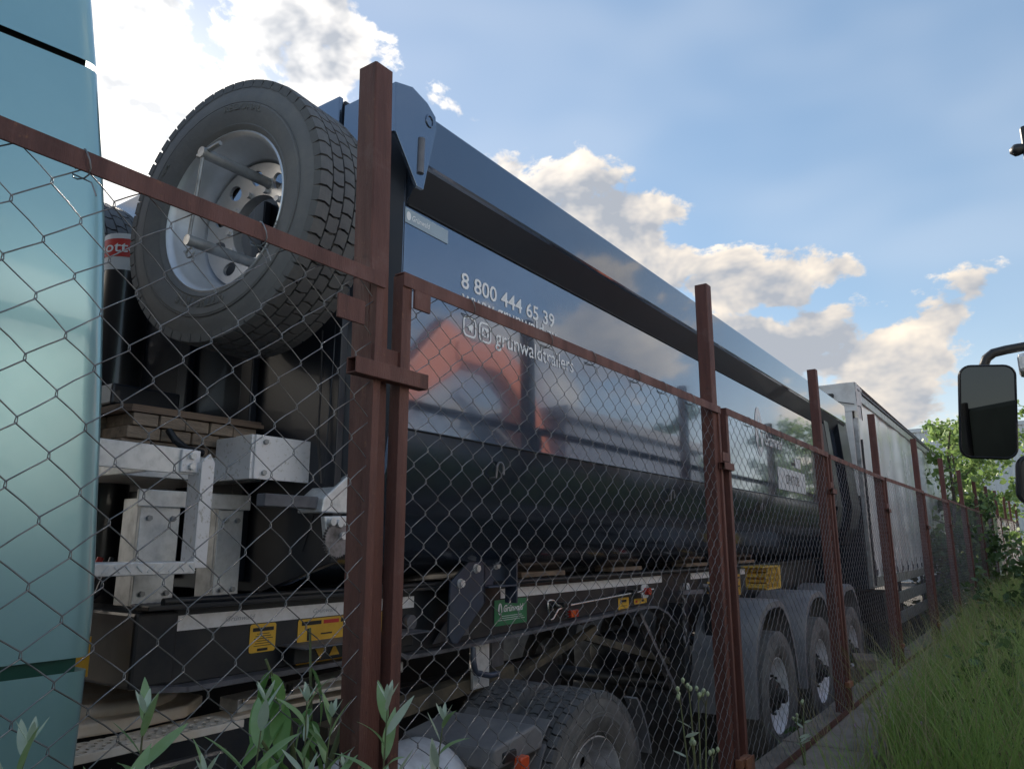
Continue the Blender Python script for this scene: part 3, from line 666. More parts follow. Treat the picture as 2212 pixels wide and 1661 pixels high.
# axles, wheels and mudguards
AX = (6.74, 8.26, 9.82); WR = .53
fen = [(-.66, .45), (-.655, .72), (-.60, .93), (-.50, 1.10), (-.36, 1.225), (-.20, 1.285), (0, 1.30), (.18, 1.295), (.31, 1.25), (.44, 1.13), (.54, .97), (.62, .76), (.66, .52)]
for i, x in enumerate(AX):
    T('axle', MB().cyl((x, 2.2, .52), (x, 4.3, .52), .065, 16), 'chassis', smooth=60)
    wheel(tip, Vector((x, 2.10, .525)), '-Y', WR, .165, 'shallow', 'rubber_dusty', 'rim_white')
    wheel(tip, Vector((x, 4.40, .525)), '-Y', WR, .165, 'shallow', 'rubber_dusty', 'silver_dusty', hub=False)
    mb = MB(); n = len(fen); ya, yb = 1.955, 2.47
    out = fen; inn = [(u * .955, .45 + (v - .45) * .963) for u, v in fen]; lip = [(u * .90, .45 + (v - .45) * .925) for u, v in fen]
    rows_ = [[(x + u, yb, v) for u, v in out], [(x + u, ya + .03, v) for u, v in out], [(x + u * .985, ya, v * .99) for u, v in out], [(x + u, ya, v) for u, v in lip], [(x + u, ya + .025, v - .004) for u, v in lip], [(x + u, yb, v - .01) for u, v in inn]]
    vs = [p for r_ in rows_ for p in r_]
    fs = [(a * n + j, a * n + j + 1, (a + 1) * n + j + 1, (a + 1) * n + j) for a in range(5) for j in range(n - 1)]
    fo = T('mudguard', mb.add(vs, fs), 'fender', smooth=38)
    part('mudguard_clip', MB().box(x + .40, x + .47, ya + .10, ya + .20, 1.14, 1.21), 'black_plastic', fo, bevel=.006)
    part('mudguard_edge', MB().tube([(x + u, ya - .001, v) for u, v in lip], .005, 6), 'chassis_grey', fo, smooth=60)
    part('mudguard_bracket', MB().box(x - .80, x - .60, ya + .12, ya + .22, .90, 1.02), 'chassis', fo, bevel=.01)
# walkway frame at the nose
T('platform_box', MB().box(1.70, 2.02, 2.35, 2.36, 2.005, 2.17).box(1.70, 1.712, 2.36, 2.60, 2.005, 2.17).box(1.712, 2.02, 2.36, 2.60, 2.16, 2.17), 'galv_white', bevel=.002)
fr = T('platform_frame', MB().box(1.32, 1.335, 2.42, 4.0, 2.005, 2.095).box(1.335, 1.70, 2.60, 2.612, 2.005, 2.095), 'galv', bevel=.003)
T('platform_deck', MB().box(1.336, 1.93, 2.613, 4.0, 2.02, 2.05), 'galv', bevel=.003)
T('platform_tongue', MB().prism([(2.36, 2.005), (2.62, 2.005), (2.62, 2.095), (2.50, 2.10), (2.46, 2.17), (2.36, 2.17)], 'x', 1.70, 1.688), 'galv_white', bevel=.002)
T('platform_rail', MB().prism([(1.0, 2.012), (1.50, 2.005), (1.50, 2.093), (1.0, 2.10)], 'y', 2.40, 2.412), 'galv', bevel=.002)
for x in (1.12, 1.47): 
    lp = T('lug_plate', MB().box(x - .035, x + .035, 2.388, 2.40, 2.012, 2.09), 'galv_white', bevel=.003)
    for z in (2.032, 2.068): part('bolt', MB().cyl((x, 2.388, z), (x, 2.372, z), .012, 6), 'galv', lp, smooth=40)
T('step_hanger', MB().prism([(1.495, 1.69), (1.545, 1.69), (1.545, 2.05), (1.525, 2.08), (1.495, 2.05)], 'y', 2.36, 2.372).box(1.495, 1.505, 2.372, 2.44, 1.69, 2.05), 'galv_white', bevel=.002)
sp = T('step_tread', MB().box(.95, 1.50, 2.355, 2.367, 1.672, 1.712).box(.95, 1.50, 2.367, 2.55, 1.700, 1.712), 'galv', bevel=.003)
mb = MB()
for i in range(14):
    xx = 1.02 + i * .036; s_ = 1 if (i // 3) % 2 else -1
    mb.bar((xx - .010, 2.354, 1.692 - s_ * .010), (xx + .010, 2.354, 1.692 + s_ * .010), .003, .005)
part('tread_pattern', mb, 'white_sticker', sp)
T('upright', MB().box(1.42, 1.57, YB + .02, YB + .035, 1.56, 1.93).box(1.42, 1.432, YB + .035, YB + .14, 1.56, 1.93), 'galv', bevel=.003)
T('upright', MB().box(1.73, 1.84, YB + .02, YB + .035, 1.56, 1.96).box(1.73, 1.742, YB + .035, YB + .14, 1.56, 1.96), 'galv', bevel=.003)
T('upright_head', MB().box(1.40, 1.86, YB + .005, YB + .02, 1.90, 1.96), 'galv', bevel=.003)
for x, z in ((1.74, 2.03), (1.74, 2.145), (1.98, 2.03), (1.98, 2.145)): T('bolt', MB().cyl((x, 2.35, z), (x, 2.338, z), .010, 6), 'galv_dull', smooth=40)
for x in (1.45, 1.54, 1.76, 1.81):
    for z in (1.60, 1.86): T('bolt', MB().cyl((x, YB + .02, z), (x, YB + .006, z), .010, 6), 'galv_dull', smooth=40)
for x0_, zz in ((1.42, 1.562), (1.73, 1.562)): T('weld_bead', MB().tube([(x0_ + .012 * k, YB + .017 + .0015 * (k % 2), zz) for k in range(11)], [.006 + .0015 * (k % 2) for k in range(11)], 6), 'steel_worn', smooth=60)
for k, (dy, m_) in enumerate(((0, 'black_plastic'), (.09, 'red_print'), (.18, 'black_plastic'))):
    pts_ = [(.95, 2.9 + dy, 1.62 - .04 * k), (1.06, 2.88 + dy, 1.52 - .05 * k), (1.2, 2.86 + dy, 1.47 - .05 * k), (1.33, 2.84 + dy, 1.50), (1.42, 2.82 + dy, 1.60), (1.46, 2.82 + dy, 1.72)]
    T('air_hose', MB().tube(pts_, .012, 8), m_, smooth=60)
T('brake_cable', MB().tube([(1.94, 2.30, 2.62), (1.93, 2.28, 2.4), (1.92, 2.27, 2.2), (1.93, 2.25, 2.0)], .006, 6), 'black_plastic', smooth=60)
# tipping cylinder with its maker's band
cyx, cyy = 1.62, 3.28
T('ram_barrel', MB().tube([(cyx, cyy, 1.5), (cyx, cyy, 2.96)], .105, 36), 'cyl_black', smooth=50)
rb = T('ram_band', MB().tube([(cyx, cyy, 2.96), (cyx, cyy, 3.13)], .106, 36), 'white_sticker', smooth=50)
part('band_stripe', MB().tube([(cyx, cyy, 3.02), (cyx, cyy, 3.105)], .1072, 36, cap=False), 'red_print', rb, smooth=50)
v, f = text_geo('Binotto | Binotto |', .012)
sz = .05 / .7; Lw = 2 * math.pi * .1086; q_ = Lw / (v[:, 0].max() + .3); mb = MB()
mb.v = [(cyx + .1086 * math.cos(R(122) + p[0] * q_ / .1086), cyy + .1086 * math.sin(R(122) + p[0] * q_ / .1086), 3.042 + p[1] * sz) for p in v]; mb.f = f
part('band_print', mb, 'white_text', rb, fix=False)
T('ram_cradle', MB().box(1.50, 1.80, 3.05, 3.5, 2.33, 2.42), 'navy_dark', bevel=.01)
# spare wheel carrier pins
for yy in (2.415, 4.04):
    T('carrier_arm', MB().tube([(1.955, yy - .02, 3.20), (1.40, yy - .02, 3.20)], .021, 14), 'galv_dull', smooth=60)
    T('carrier_arm', MB().tube([(1.955, yy + .02, 2.86), (1.40, yy + .02, 2.86)], .021, 14), 'galv_dull', smooth=60)
    T('carrier_rod', MB().tube([(1.41, yy - .02, 3.18), (1.41, yy + .02, 2.88)], .007, 8), 'galv_dull', smooth=60)
    T('carrier_pin', MB().tube([(1.42, yy + .03, 3.205), (1.42, yy - .11, 3.215)], .009, 8), 'galv_dull', smooth=60)
    T('carrier_pin', MB().tube([(1.42, yy + .06, 2.83)] + [(1.42, yy + .02 + .025 * math.cos(t), 2.815 + .018 * math.sin(t)) for t in np.linspace(0, 11, 26)], .004, 6), 'galv_dull', smooth=60)
# neighbouring tipper further into the yard, only glimpsed under this one
nb = copy_tree(tip); nb.name = 'tipper_trailer'; nb.location = (3.4, YC + 3.4, 0)
tag(nb, 'second dark tipper trailer in the shade just beyond the near one', 'trailer')

# ------------------------------------------------------------------ spare wheels
def spare(y, label, full):
    s_ = thing('spare_wheel', label, 'spare wheel', (1.66, y, 2.5), 'spare wheels on the tipper front')
    c = Vector((1.66, y, 3.03))
    ty, ri = wheel(s_, c, '-X', .53, .155, 'deep', 'rubber', 'silver', blocks=56 if full else 40, rows=5)
    if full:
        # raised sidewall lettering bent along the tyre
        for s, ang, rad, hgt, sp_ in (('315/70R22.5', 262, .395, .040, 1.0), ('REGIONAL', 75, .40, .026, 1.2), ('TUBELESS', 330, .372, .018, 1.1), ('152/148M', 150, .40, .022, 1.1)):
            v, f = text_geo(s, .01, 0, .05); q = hgt / .7; L0 = v[:, 0].max() * q * sp_; mb = MB()
            for p in v:
                a = R(ang) - (p[0] * q * sp_ - L0 / 2) / rad if ang < 180 else R(ang) + (p[0] * q * sp_ - L0 / 2) / rad
                rr = rad + (p[1] * q if ang < 180 else -p[1] * q)
                # on the wheel's outer face: local angle a measured so that +Z world is up
                mb.v.append((c.x - .1545 - p[2] * .02, c.y - rr * math.cos(a), c.z + rr * math.sin(a)))
            mb.f = f
            part('sidewall_lettering', mb, 'rubber_text', s_, fix=False)
        mb = MB()
        for r_ in (.432, .447, .458):
            mb.tube([(c.x - .1515 + (.006 if r_ > .44 else 0), c.y + r_ * math.cos(t), c.z + r_ * math.sin(t)) for t in [2 * math.pi * k / 90 for k in range(90)]], .0025, 5, closed=True)
        part('sidewall_ring', mb, 'tread', s_, smooth=60)
    s_.rotation_euler.z = R(6)
    return s_
spare(2.455, 'large spare wheel with silver rim mounted on the tipper front, nearest the fence', True)
spare(4.02, 'spare wheel half hidden beyond the hydraulic ram, next to the teal cab', False)

# ------------------------------------------------------------------ wooden pallet of blocks on the walkway
pal = thing('wooden_pallet', 'stack of brown wooden blocks under a plywood board on the walkway', 'pallet', (1.6, 2.9, 2.05))
pz = 2.095
for r_ in range(3):
    xx = 1.345 + .012 * r_ ; i = 0
    while xx < 1.86:
        wd = .10 + .035 * random.random(); wd = min(wd, 1.90 - xx)
        part('block', MB().box(xx, xx + wd - .006, 2.63 - .012 * r_ + .01 * random.random(), 2.80, pz + r_ * .047, pz + r_ * .047 + .044), 'wood', pal, bevel=.004); xx += wd; i += 1
    yy = 2.81
    while yy < 3.4:
        wd = .11 + .04 * random.random()
        part('block', MB().box(1.345 + .01 * random.random(), 1.6, yy, yy + wd - .006, pz + r_ * .047, pz + r_ * .047 + .044), 'wood', pal, bevel=.004); yy += wd
part('plywood_board', MB().prism([(1.33, 2.66), (1.36, 2.61), (1.91, 2.595), (1.91, 3.4), (1.33, 3.4)], 'z', pz + .142, pz + .158), 'ply', pal)
part('plywood_board', MB().prism([(1.335, 2.66), (1.365, 2.615), (1.90, 2.60), (1.90, 3.4), (1.335, 3.4)], 'z', pz + .1595, pz + .168), 'ply', pal)
st = MB(); 
st.tube([(1.50, 2.60, pz + .085), (1.51, 2.57, pz + .05), (1.55, 2.56, pz + .02), (1.62, 2.56, pz + .01)], .014, 6)
tag(part('rubber_strap', st, 'black_plastic', smooth=60), 'short black rubber strap hanging on the wooden blocks', 'strap')
# drop the strap onto the frame rail
# ------------------------------------------------------------------ wheel chock on the chassis
ck = thing('wheel_chock', 'yellow plastic wheel chock with honeycomb face above the mudguards', 'wheel chock', (7.3, 2.2, 1.36))
cx0 = 7.05
part('chock_shell', MB().prism([(cx0 + .47, 1.56), (cx0 + .56, 1.56), (cx0 + .54, 1.36), (cx0 + .50, 1.36)], 'y', 2.12, 2.32).prism([(cx0, 1.555), (cx0 + .56, 1.555), (cx0 + .56, 1.567), (cx0, 1.567)], 'y', 2.12, 2.32).prism([(cx0 + .1, 1.355), (cx0 + .54, 1.355), (cx0 + .54, 1.367), (cx0 + .1, 1.367)], 'y', 2.12, 2.32).box(cx0 + .10, cx0 + .52, 2.305, 2.32, 1.36, 1.56), 'yellow_plastic', ck)
mb = MB()
for j in range(4):
    for i in range(5):
        hx = cx0 + .09 + i * .085 + (j % 2) * .042 + j * .008; hz = 1.385 + j * .048
        ring = [(hx + .044 * math.cos(R(60 * q + 30)), hz + .030 * math.sin(R(60 * q + 30))) for q in range(6)]
        inn = [(hx + .036 * math.cos(R(60 * q + 30)), hz + .024 * math.sin(R(60 * q + 30))) for q in range(6)]
        vs = [(a, 2.125, b) for a, b in ring] + [(a, 2.125, b) for a, b in inn] + [(a, 2.30, b) for a, b in inn]
        mb.add(vs, [(q, (q + 1) % 6, 6 + (q + 1) % 6, 6 + q) for q in range(6)] + [(6 + q, 6 + (q + 1) % 6, 12 + (q + 1) % 6, 12 + q) for q in range(6)])
part('honeycomb', mb, 'yellow_plastic', ck, fix=False)

# ------------------------------------------------------------------ teal tractor unit
tr = thing('tractor_unit', 'pale teal lorry tractor cab at the left with its chassis under the tipper', 'lorry', (0.2, YC, 0))
K = lambda n, mb, m, **k: part(n, mb, m, tr, **k)
YT = 1.955
def edge(z): return np.interp(z, [.3, 1.2, 1.6, 2.1, 2.6, 2.9, 3.3, 3.9], [.95, .985, .990, .952, .904, .858, .805, .69])
def side(z0, z1, n, bulge=True, s0=0, s1=0):
    """cab side between two heights; its rear edge follows edge(z) and rolls in"""
    mb = MB(); cols = [(-1.5, 0, 0), (-.6, 0, 0), (-.1, 0, 0), (.2, 0, 0), (-.06, 0, 1), (-.03, .002, 1), (-.015, .007, 1), (-.004, .017, 1), (0, .03, 1), (0, .12, 1)]
    vs = []
    for i in range(n + 1):
        z = z0 + (z1 - z0) * i / n
        for cxx, dy, rel in cols:
            x = edge(z) + cxx if rel else cxx
            sk = ((x - .7) * .10) * (s0 + (s1 - s0) * i / n)
            vs.append((x, YT + dy + max(0, z - 2.6) ** 2 * .09, z + sk))
    m_ = len(cols)
    return mb.add(vs, [(i * m_ + j, i * m_ + j + 1, (i + 1) * m_ + j + 1, (i + 1) * m_ + j) for i in range(n) for j in range(m_ - 1)])
K('cab_side', side(1.50, 3.026, 14, s1=1.0), 'teal', smooth=50)
K('roof_fairing', side(3.046, 3.9, 10, s0=1.0, s1=1.0), 'teal', smooth=50)
K('panel_gap', MB().box(-1.4, .812, YT + .05, YT + .08, 2.85, 3.2), 'seam_black')
K('lower_panel', side(.35, 1.468, 8), 'teal', smooth=50)
K('trim_stripe', MB().box(-1.5, .955, YT + .012, YT + .03, 1.462, 1.506), 'teal_stripe')
K('cab_back', MB().add([(.93, YT + .1, .5), (.93, 4.4, .5), (.93, 4.4, 1.6), (.93, YT + .1, 1.6)], [(0, 1, 2, 3)]).add([(.93, YT + .1, 1.6), (.93, 4.4, 1.6), (.66, 4.3, 3.9), (.66, YT + .25, 3.9)], [(0, 1, 2, 3)]), 'black_plastic')
K('cab_roof', MB().add([(-1.5, YT + .15, 3.88), (.67, YT + .15, 3.88), (.67, 4.3, 3.88), (-1.5, 4.3, 3.88)], [(0, 1, 2, 3)]), 'teal')
K('cab_far_side', MB().add([(-1.5, 4.4, .4), (.9, 4.4, .4), (.66, 4.3, 3.9), (-1.5, 4.3, 3.9)], [(0, 1, 2, 3)]), 'teal')
for yy in (2.83, 3.60): K('frame_rail', MB().box(-1.0, 4.6, yy, yy + .08, .78, 1.04), 'chassis', bevel=.006)
K('frame_rail_dusty', MB().bar((2.3, 2.60, .98), (3.7, 2.62, 1.06), .10, .07), 'dust_beam')
# fifth wheel and perforated walkway plate
fwp = MB(); pts = [(1.08, 2.78), (1.5, 2.70), (1.75, 2.72), (1.9, 2.85), (1.93, 3.25), (1.9, 3.65), (1.75, 3.78), (1.08, 3.72)]
K('fifth_wheel', fwp.prism(pts, 'z', 1.13, 1.175), 'tan_steel', bevel=.01)
K('fifth_wheel_rim', MB().tube([(1.55 + .36 * math.cos(t), 3.25 + .46 * math.sin(t), 1.19) for t in np.linspace(R(-150), R(150), 30)], .028, 8), 'tan_steel', smooth=60)
K('mounting_plate', MB().prism([(1.10, 2.56), (2.10, 2.66), (2.75, 2.60), (2.75, 2.72), (2.1, 2.80), (1.1, 2.70)], 'z', 1.10, 1.115), 'tan_steel', bevel=.003)
K('mounting_web', MB().box(1.15, 2.6, 2.67, 2.70, .85, 1.10), 'chassis')
K('bolt_plate', MB().prism([(1.95, 2.66), (2.1, 2.60), (2.62, 2.56), (2.70, 2.62), (2.66, 2.74), (2.02, 2.78)], 'z', 1.15, 1.165), 'tan_steel', bevel=.004)
K('cross_bar', MB().bar((1.95, 2.75, 1.14), (2.9, 2.75, 1.17), .12, .05), 'galv', bevel=.004)
for x, y in ((2.06, 2.68), (2.16, 2.64), (2.27, 2.63), (2.50, 2.62), (2.62, 2.64)): K('bolt', MB().cyl((x, y, 1.16), (x, y, 1.20), .016, 6), 'grease')
# perforated step: strip with real holes
mb = MB(); nx, nyy = 15, 3
for i in range(nx):
    for j in range(nyy):
        cx_, cy_ = 1.05 + i * .05 + (j % 2) * .0, 2.47 + j * .05; n = 12; ring = []
        for q in range(n):
            t = 2 * math.pi * q / n; c_, s_ = math.cos(t), math.sin(t); mxx = max(abs(c_), abs(s_))
            ring += [(cx_ + .025 * c_ / mxx, cy_ + .025 * s_ / mxx, 1.15), (cx_ + .014 * c_, cy_ + .014 * s_, 1.15), (cx_ + .014 * c_, cy_ + .014 * s_, 1.142)]
        mb.add(ring, [(3 * q, 3 * ((q + 1) % n), 3 * ((q + 1) % n) + 1, 3 * q + 1) for q in range(n)] + [(3 * q + 1, 3 * ((q + 1) % n) + 1, 3 * ((q + 1) % n) + 2, 3 * q + 2) for q in range(n)])
K('perforated_step', mb, 'tan_steel', fix=False)
K('step_edge', MB().box(1.02, 1.80, 2.438, 2.445, 1.125, 1.151), 'tan_steel', bevel=.002)
K('side_skirt', MB().box(1.0, 1.72, 2.40, 2.43, .5, 1.08), 'chassis', bevel=.02)
K('fuel_tank', MB().tube([(1.75, 2.26, .70), (1.77, 2.26, .70), (1.83, 2.26, .70), (2.58, 2.26, .70), (2.64, 2.26, .70), (2.67, 2.26, .70), (2.68, 2.26, .70)], [.10, .22, .265, .265, .24, .17, .02], 32), 'tank_white', smooth=45)
K('grease_lump', MB().tube([(1.12, 2.8, 1.19), (1.2, 2.83, 1.215), (1.3, 2.85, 1.2), (1.36, 2.9, 1.19)], [.02, .05, .04, .01], 8), 'grease', smooth=60)
# drive axle: dual tyres, mudguard pieces, tail lamp
DX = 3.55
for yy, arc in ((2.10, (0, 0)), (2.46, (0, 0))):
    wheel(tr, Vector((DX, yy, .515)), '-Y', .515, .15, 'deep', 'rubber_dusty', 'silver_dusty', blocks=50, rows=5, arc=(R(95), R(100)), hub=False)
wheel(tr, Vector((DX, 4.25, .515)), '-Y', .515, .15, 'deep', 'rubber_dusty', 'silver_dusty', hub=False)
K('axle', MB().cyl((DX, 2.2, .52), (DX, 4.3, .52), .1, 16), 'chassis', smooth=60)
def guard(a0, a1, y0, y1, rad, n=10, t=.012):
    mb = MB(); vs = []
    for i in range(n + 1):
        a = R(a0 + (a1 - a0) * i / n)
        for r_ in (rad, rad + t):
            for y in (y0, y1): vs.append((DX + r_ * math.cos(a), y, .515 + r_ * math.sin(a)))
    fs = []
    for i in range(n):
        a, b = 4 * i, 4 * (i + 1)
        fs += [(a, a + 1, b + 1, b), (a + 2, b + 2, b + 3, a + 3), (a, b, b + 2, a + 2), (a + 1, a + 3, b + 3, b + 1)]
    return mb.add(vs, fs + [(0, 2, 3, 1), (4 * n, 4 * n + 1, 4 * n + 3, 4 * n + 2)])
K('mudguard', guard(142, 172, 1.97, 2.60, .575), 'fender', smooth=40)
K('mudguard_lip', guard(128, 141, 2.02, 2.52, .545), 'fender', smooth=40)
K('mudguard', guard(10, 44, 1.94, 2.02, .60), 'fender', smooth=40)
K('mudguard_bracket', MB().prism([(2.70, .93), (3.02, .97), (3.08, .93), (3.08, .86), (2.70, .84)], 'y', 1.98, 2.5), 'fender', bevel=.012)
K('lamp_arm', MB().box(2.76, 2.86, 1.97, 2.06, .86, .905), 'black_plastic', bevel=.008)
K('side_lamp', MB().prism(rrect(2.84, 2.905, .815, .875, .012), 'y', 1.935, 1.975), 'amber', bevel=.006)

# ------------------------------------------------------------------ curtain-sided trailer
cu = thing('curtain_trailer', 'grey curtain-sided semi-trailer with crumpled white tarp corner behind the tipper', 'trailer', (11.4, YC, 0))
Q = lambda n, mb, m, **k: part(n, mb, m, cu, **k)
CX0, CX1, CY0, CY1, CZ0, CZ1 = 11.40, 25.0, 1.95, 4.50, 1.29, 4.03
# rippled curtain
nx, nz = 150, 26; vs = []
for i in range(nx + 1):
    for j in range(nz + 1):
        x = CX0 + .03 + (CX1 - CX0 - .05) * i / nx; zt = j / nz; z = CZ0 + .02 + (CZ1 - .22 - CZ0) * zt
        a = .010 * math.sin(x * 2.1 + .6 * zt) + .006 * math.sin(x * 5.3 + 2 * zt)
        bot = max(0, 1 - zt * 5); a += bot * .018 * math.sin(x * 19 + 2 * math.sin(x * 3)) + .018 * mnoise.noise((x * .7, z * .9, 3))
        vs.append((x, CY0 + .02 - a, z))
Q('curtain', MB().add(vs, [(i * (nz + 1) + j, (i + 1) * (nz + 1) + j, (i + 1) * (nz + 1) + j + 1, i * (nz + 1) + j + 1) for i in range(nx) for j in range(nz)]), 'curtain', smooth=180, fix=False)
Q('top_rail', MB().box(CX0 + .05, CX1, CY0 - .01, CY0 + .06, CZ1 - .21, CZ1 - .09), 'alu', bevel=.006)
Q('rail_lip', MB().box(CX0 + .05, CX1, CY0 - .03, CY0 + .06, CZ1 - .085, CZ1 - .055), 'chassis_grey', bevel=.004)
# front wall with tarp hood and creases
Q('front_wall', MB().box(CX0, CX0 + .03, CY0 + .05, CY1 - .05, CZ0 - .12, CZ1 - .3), 'chassis')  # near-black colour carries the shadow between the two trailers
n = 14; vs = []
for j in range(n + 1):
    for i in range(n + 1):
        t = i / n; z = CZ1 + .02 - .42 * j / n
        x = CX0 - .03 + .012 * mnoise.noise((t * 7, j * .6, 1)); y = CY0 - .02 + (CY1 - CY0) * t
        z -= .06 * abs(t - .5) * 0 - .012 * mnoise.noise((t * 9, j * .4, 5))
        vs.append((x, y, z))
Q('tarp_front', MB().add(vs, [(j * (n + 1) + i, j * (n + 1) + i + 1, (j + 1) * (n + 1) + i + 1, (j + 1) * (n + 1) + i) for j in range(n) for i in range(n)]), 'tarp_white', smooth=180, fix=False)
vs = []; n2 = 8
for j in range(n + 1):
    for i in range(n2 + 1):
        t = i / n2; z = CZ1 + .02 - .52 * j / n
        vs.append((CX0 - .03 + .52 * t * (1 - .55 * (j / n)), CY0 - .025 + .014 * mnoise.noise((t * 4, j * .5, 9)), z + .01 * mnoise.noise((t * 3, j, 2)) - .1 * t * (0 if j else 1) * .3))
Q('tarp_corner', MB().add(vs, [(j * (n2 + 1) + i, (j + 1) * (n2 + 1) + i, (j + 1) * (n2 + 1) + i + 1, j * (n2 + 1) + i + 1) for j in range(n) for i in range(n2)]), 'tarp_white', smooth=180, fix=False)
Q('tarp_roof', MB().add([(CX0 - .03, CY0 - .02, CZ1 + .02), (CX1, CY0 - .02, CZ1 - .05), (CX1, CY1, CZ1 - .05), (CX0 - .03, CY1, CZ1 + .02)], [(0, 1, 2, 3)]), 'tarp_white')
Q('corner_post', MB().box(CX0 - .02, CX0 + .05, CY0 - .015, CY0 + .05, CZ0 - .10, CZ1 - .50), 'alu', bevel=.008)
Q('front_pillar', MB().box(CX0 - .03, CX0, CY0 + .05, CY0 + .22, CZ1 - 1.6, CZ1 - .40), 'tarp_white', bevel=.008)
Q('front_shade_sheet', MB().box(CX0 - .045, CX0 - .001, CY0 + .06, CY1 - .06, CZ0 - .12, CZ1 - 1.62), 'navy_dark', bevel=.008)  # dark sheet: shadow on the lower front put into the colour
Q('tension_pole', MB().tube([(CX0 + .10, CY0 - .02, CZ0 - .08), (CX0 + .10, CY0 - .02, CZ1 - .8)], .017, 10), 'chassis', smooth=60)
Q('tarp_cord', MB().tube([(CX0 - .045, CY0 + .45, CZ1 - .10), (CX0 - .05, CY0 + .22, CZ1 - .25), (CX0 - .045, CY0 + .02, CZ1 - .30), (CX0 + .15, CY0 - .045, CZ1 - .32), (CX0 + .17, CY0 - .045, CZ1 - .52)], .006, 6), 'black_plastic', smooth=60)
Q('position_lamp', MB().prism(rrect(2.22, 2.32, 3.85, 3.91, .02), 'x', CX0 - .06, CX0 - .03), 'black_plastic')
Q('rear_wall', MB().box(CX1 - .03, CX1, CY0 + .05, CY1, CZ0, CZ1 - .1), 'alu')
Q('far_curtain', MB().add([(CX0, CY1 - .02, CZ0), (CX1, CY1 - .02, CZ0), (CX1, CY1 - .02, CZ1 - .1), (CX0, CY1 - .02, CZ1 - .1)], [(0, 1, 2, 3)]), 'curtain')
Q('side_rave', MB().box(CX0, CX1, CY0 + .03, CY0 + .07, CZ0 - .12, CZ0 + .06), 'alu', bevel=.006)
Q('floor', MB().box(CX0 + .05, CX1, CY0 + .08, CY1 - .05, CZ0 - .12, CZ0), 'chassis')
bkl = None
for i in range(22):
    x = CX0 + .28 + i * .60
    m_ = MB().bar((x, CY0 - .012, CZ0 + .24), (x + .012, CY0 - .012, CZ0 + .02), .045, .006, up=(0, 1, 0)); m_.box(x - .015, x + .045, CY0 - .03, CY0 - .014, CZ0 + .05, CZ0 + .13)
    if bkl is None: bkl = Q('strap_buckle', m_, 'chassis_grey')
    else:
        c_ = bkl.copy(); col.objects.link(c_); c_.location.x = bkl.location.x + i * .60
for yy in (2.7, 3.7): Q('chassis_beam', MB().box(CX0 + .2, CX1, yy, yy + .12, .95, CZ0 - .12), 'chassis')
for z in (.93, .62): Q('side_guard', MB().box(13.9, 17.6, CY0 + .04, CY0 + .07, z - .10, z + .08), 'alu', bevel=.006)
for x in (14.3, 17.2): Q('guard_post', MB().box(x, x + .06, CY0 + .07, CY0 + .12, .5, CZ0 - .1), 'chassis')
Q('landing_leg', MB().box(13.4, 13.55, 2.3, 2.45, .1, CZ0 - .12), 'chassis')
Q('toolbox', MB().box(12.9, 13.6, CY0 + .12, CY0 + .6, .58, 1.05), 'chassis', bevel=.02)
for x in (19.6, 20.95, 22.3): wheel(cu, Vector((x, 2.12, .525)), '-Y', WR, .165, 'shallow', 'rubber_dusty', 'rim_white')

nc = copy_tree(cu); nc.location = (12.6, YC + 3.3, 0); tag(nc, 'second curtain-sided trailer added beyond the grey one to block bright ground', 'trailer')  # added copy, hides the sunlit ground under the near trailer
# ------------------------------------------------------------------ fence
PX = [(a, b + .033) for a, b in [(-1.35, 1.42), (1.355, 1.42), (4.005, 1.42), (6.625, 1.42), (9.42, 1.42), (12.15, 1.327), (14.85, 1.258), (17.55, 1.180), (20.25, 1.08), (22.95, .985), (25.6, .89), (28.3, .80), (31.0, .71), (33.7, .62)]]
fe = thing('chain_link_fence', 'rusty brown chain-link fence with square posts in front of the trailers', 'fence', (1.355, 1.42, GZ))
PW = .072
def post_mesh(h, wd):
    mb = MB(); a = wd / 2; c = .004; t = .006
    ring = [(-a + c, -a), (a - c, -a), (a, -a + c), (a, a - c), (a - c, a), (-a + c, a), (-a, a - c), (-a, -a + c)]
    mb.prism(ring, 'z', 0, h); return mb
pm = post_mesh(3.25 - GZ + .08, PW).mesh('post'); fix_normals(pm)
posts = []
for i, (x, y) in enumerate(PX):
    if i == 0: continue
    o = link('post', pm, 'rust', fe); o.matrix_parent_inverse = parent_inv(fe)
    o.location = (x + (.080 if i == 1 else 0), y, GZ - .08); o.rotation_euler = (R(random.uniform(-.4, .4)) if i > 1 else 0, R(random.uniform(-.5, .5)) if i > 1 else R(-1.25), R(random.uniform(-2, 2)) if i > 1 else 0)
    o.scale = (.98 + .12 * random.random(), 1, 1 + .02 * (random.random() - .5)) if i > 1 else (1, 1, (3.145 - GZ + .08) / (3.25 - GZ + .08))
    posts.append(o)
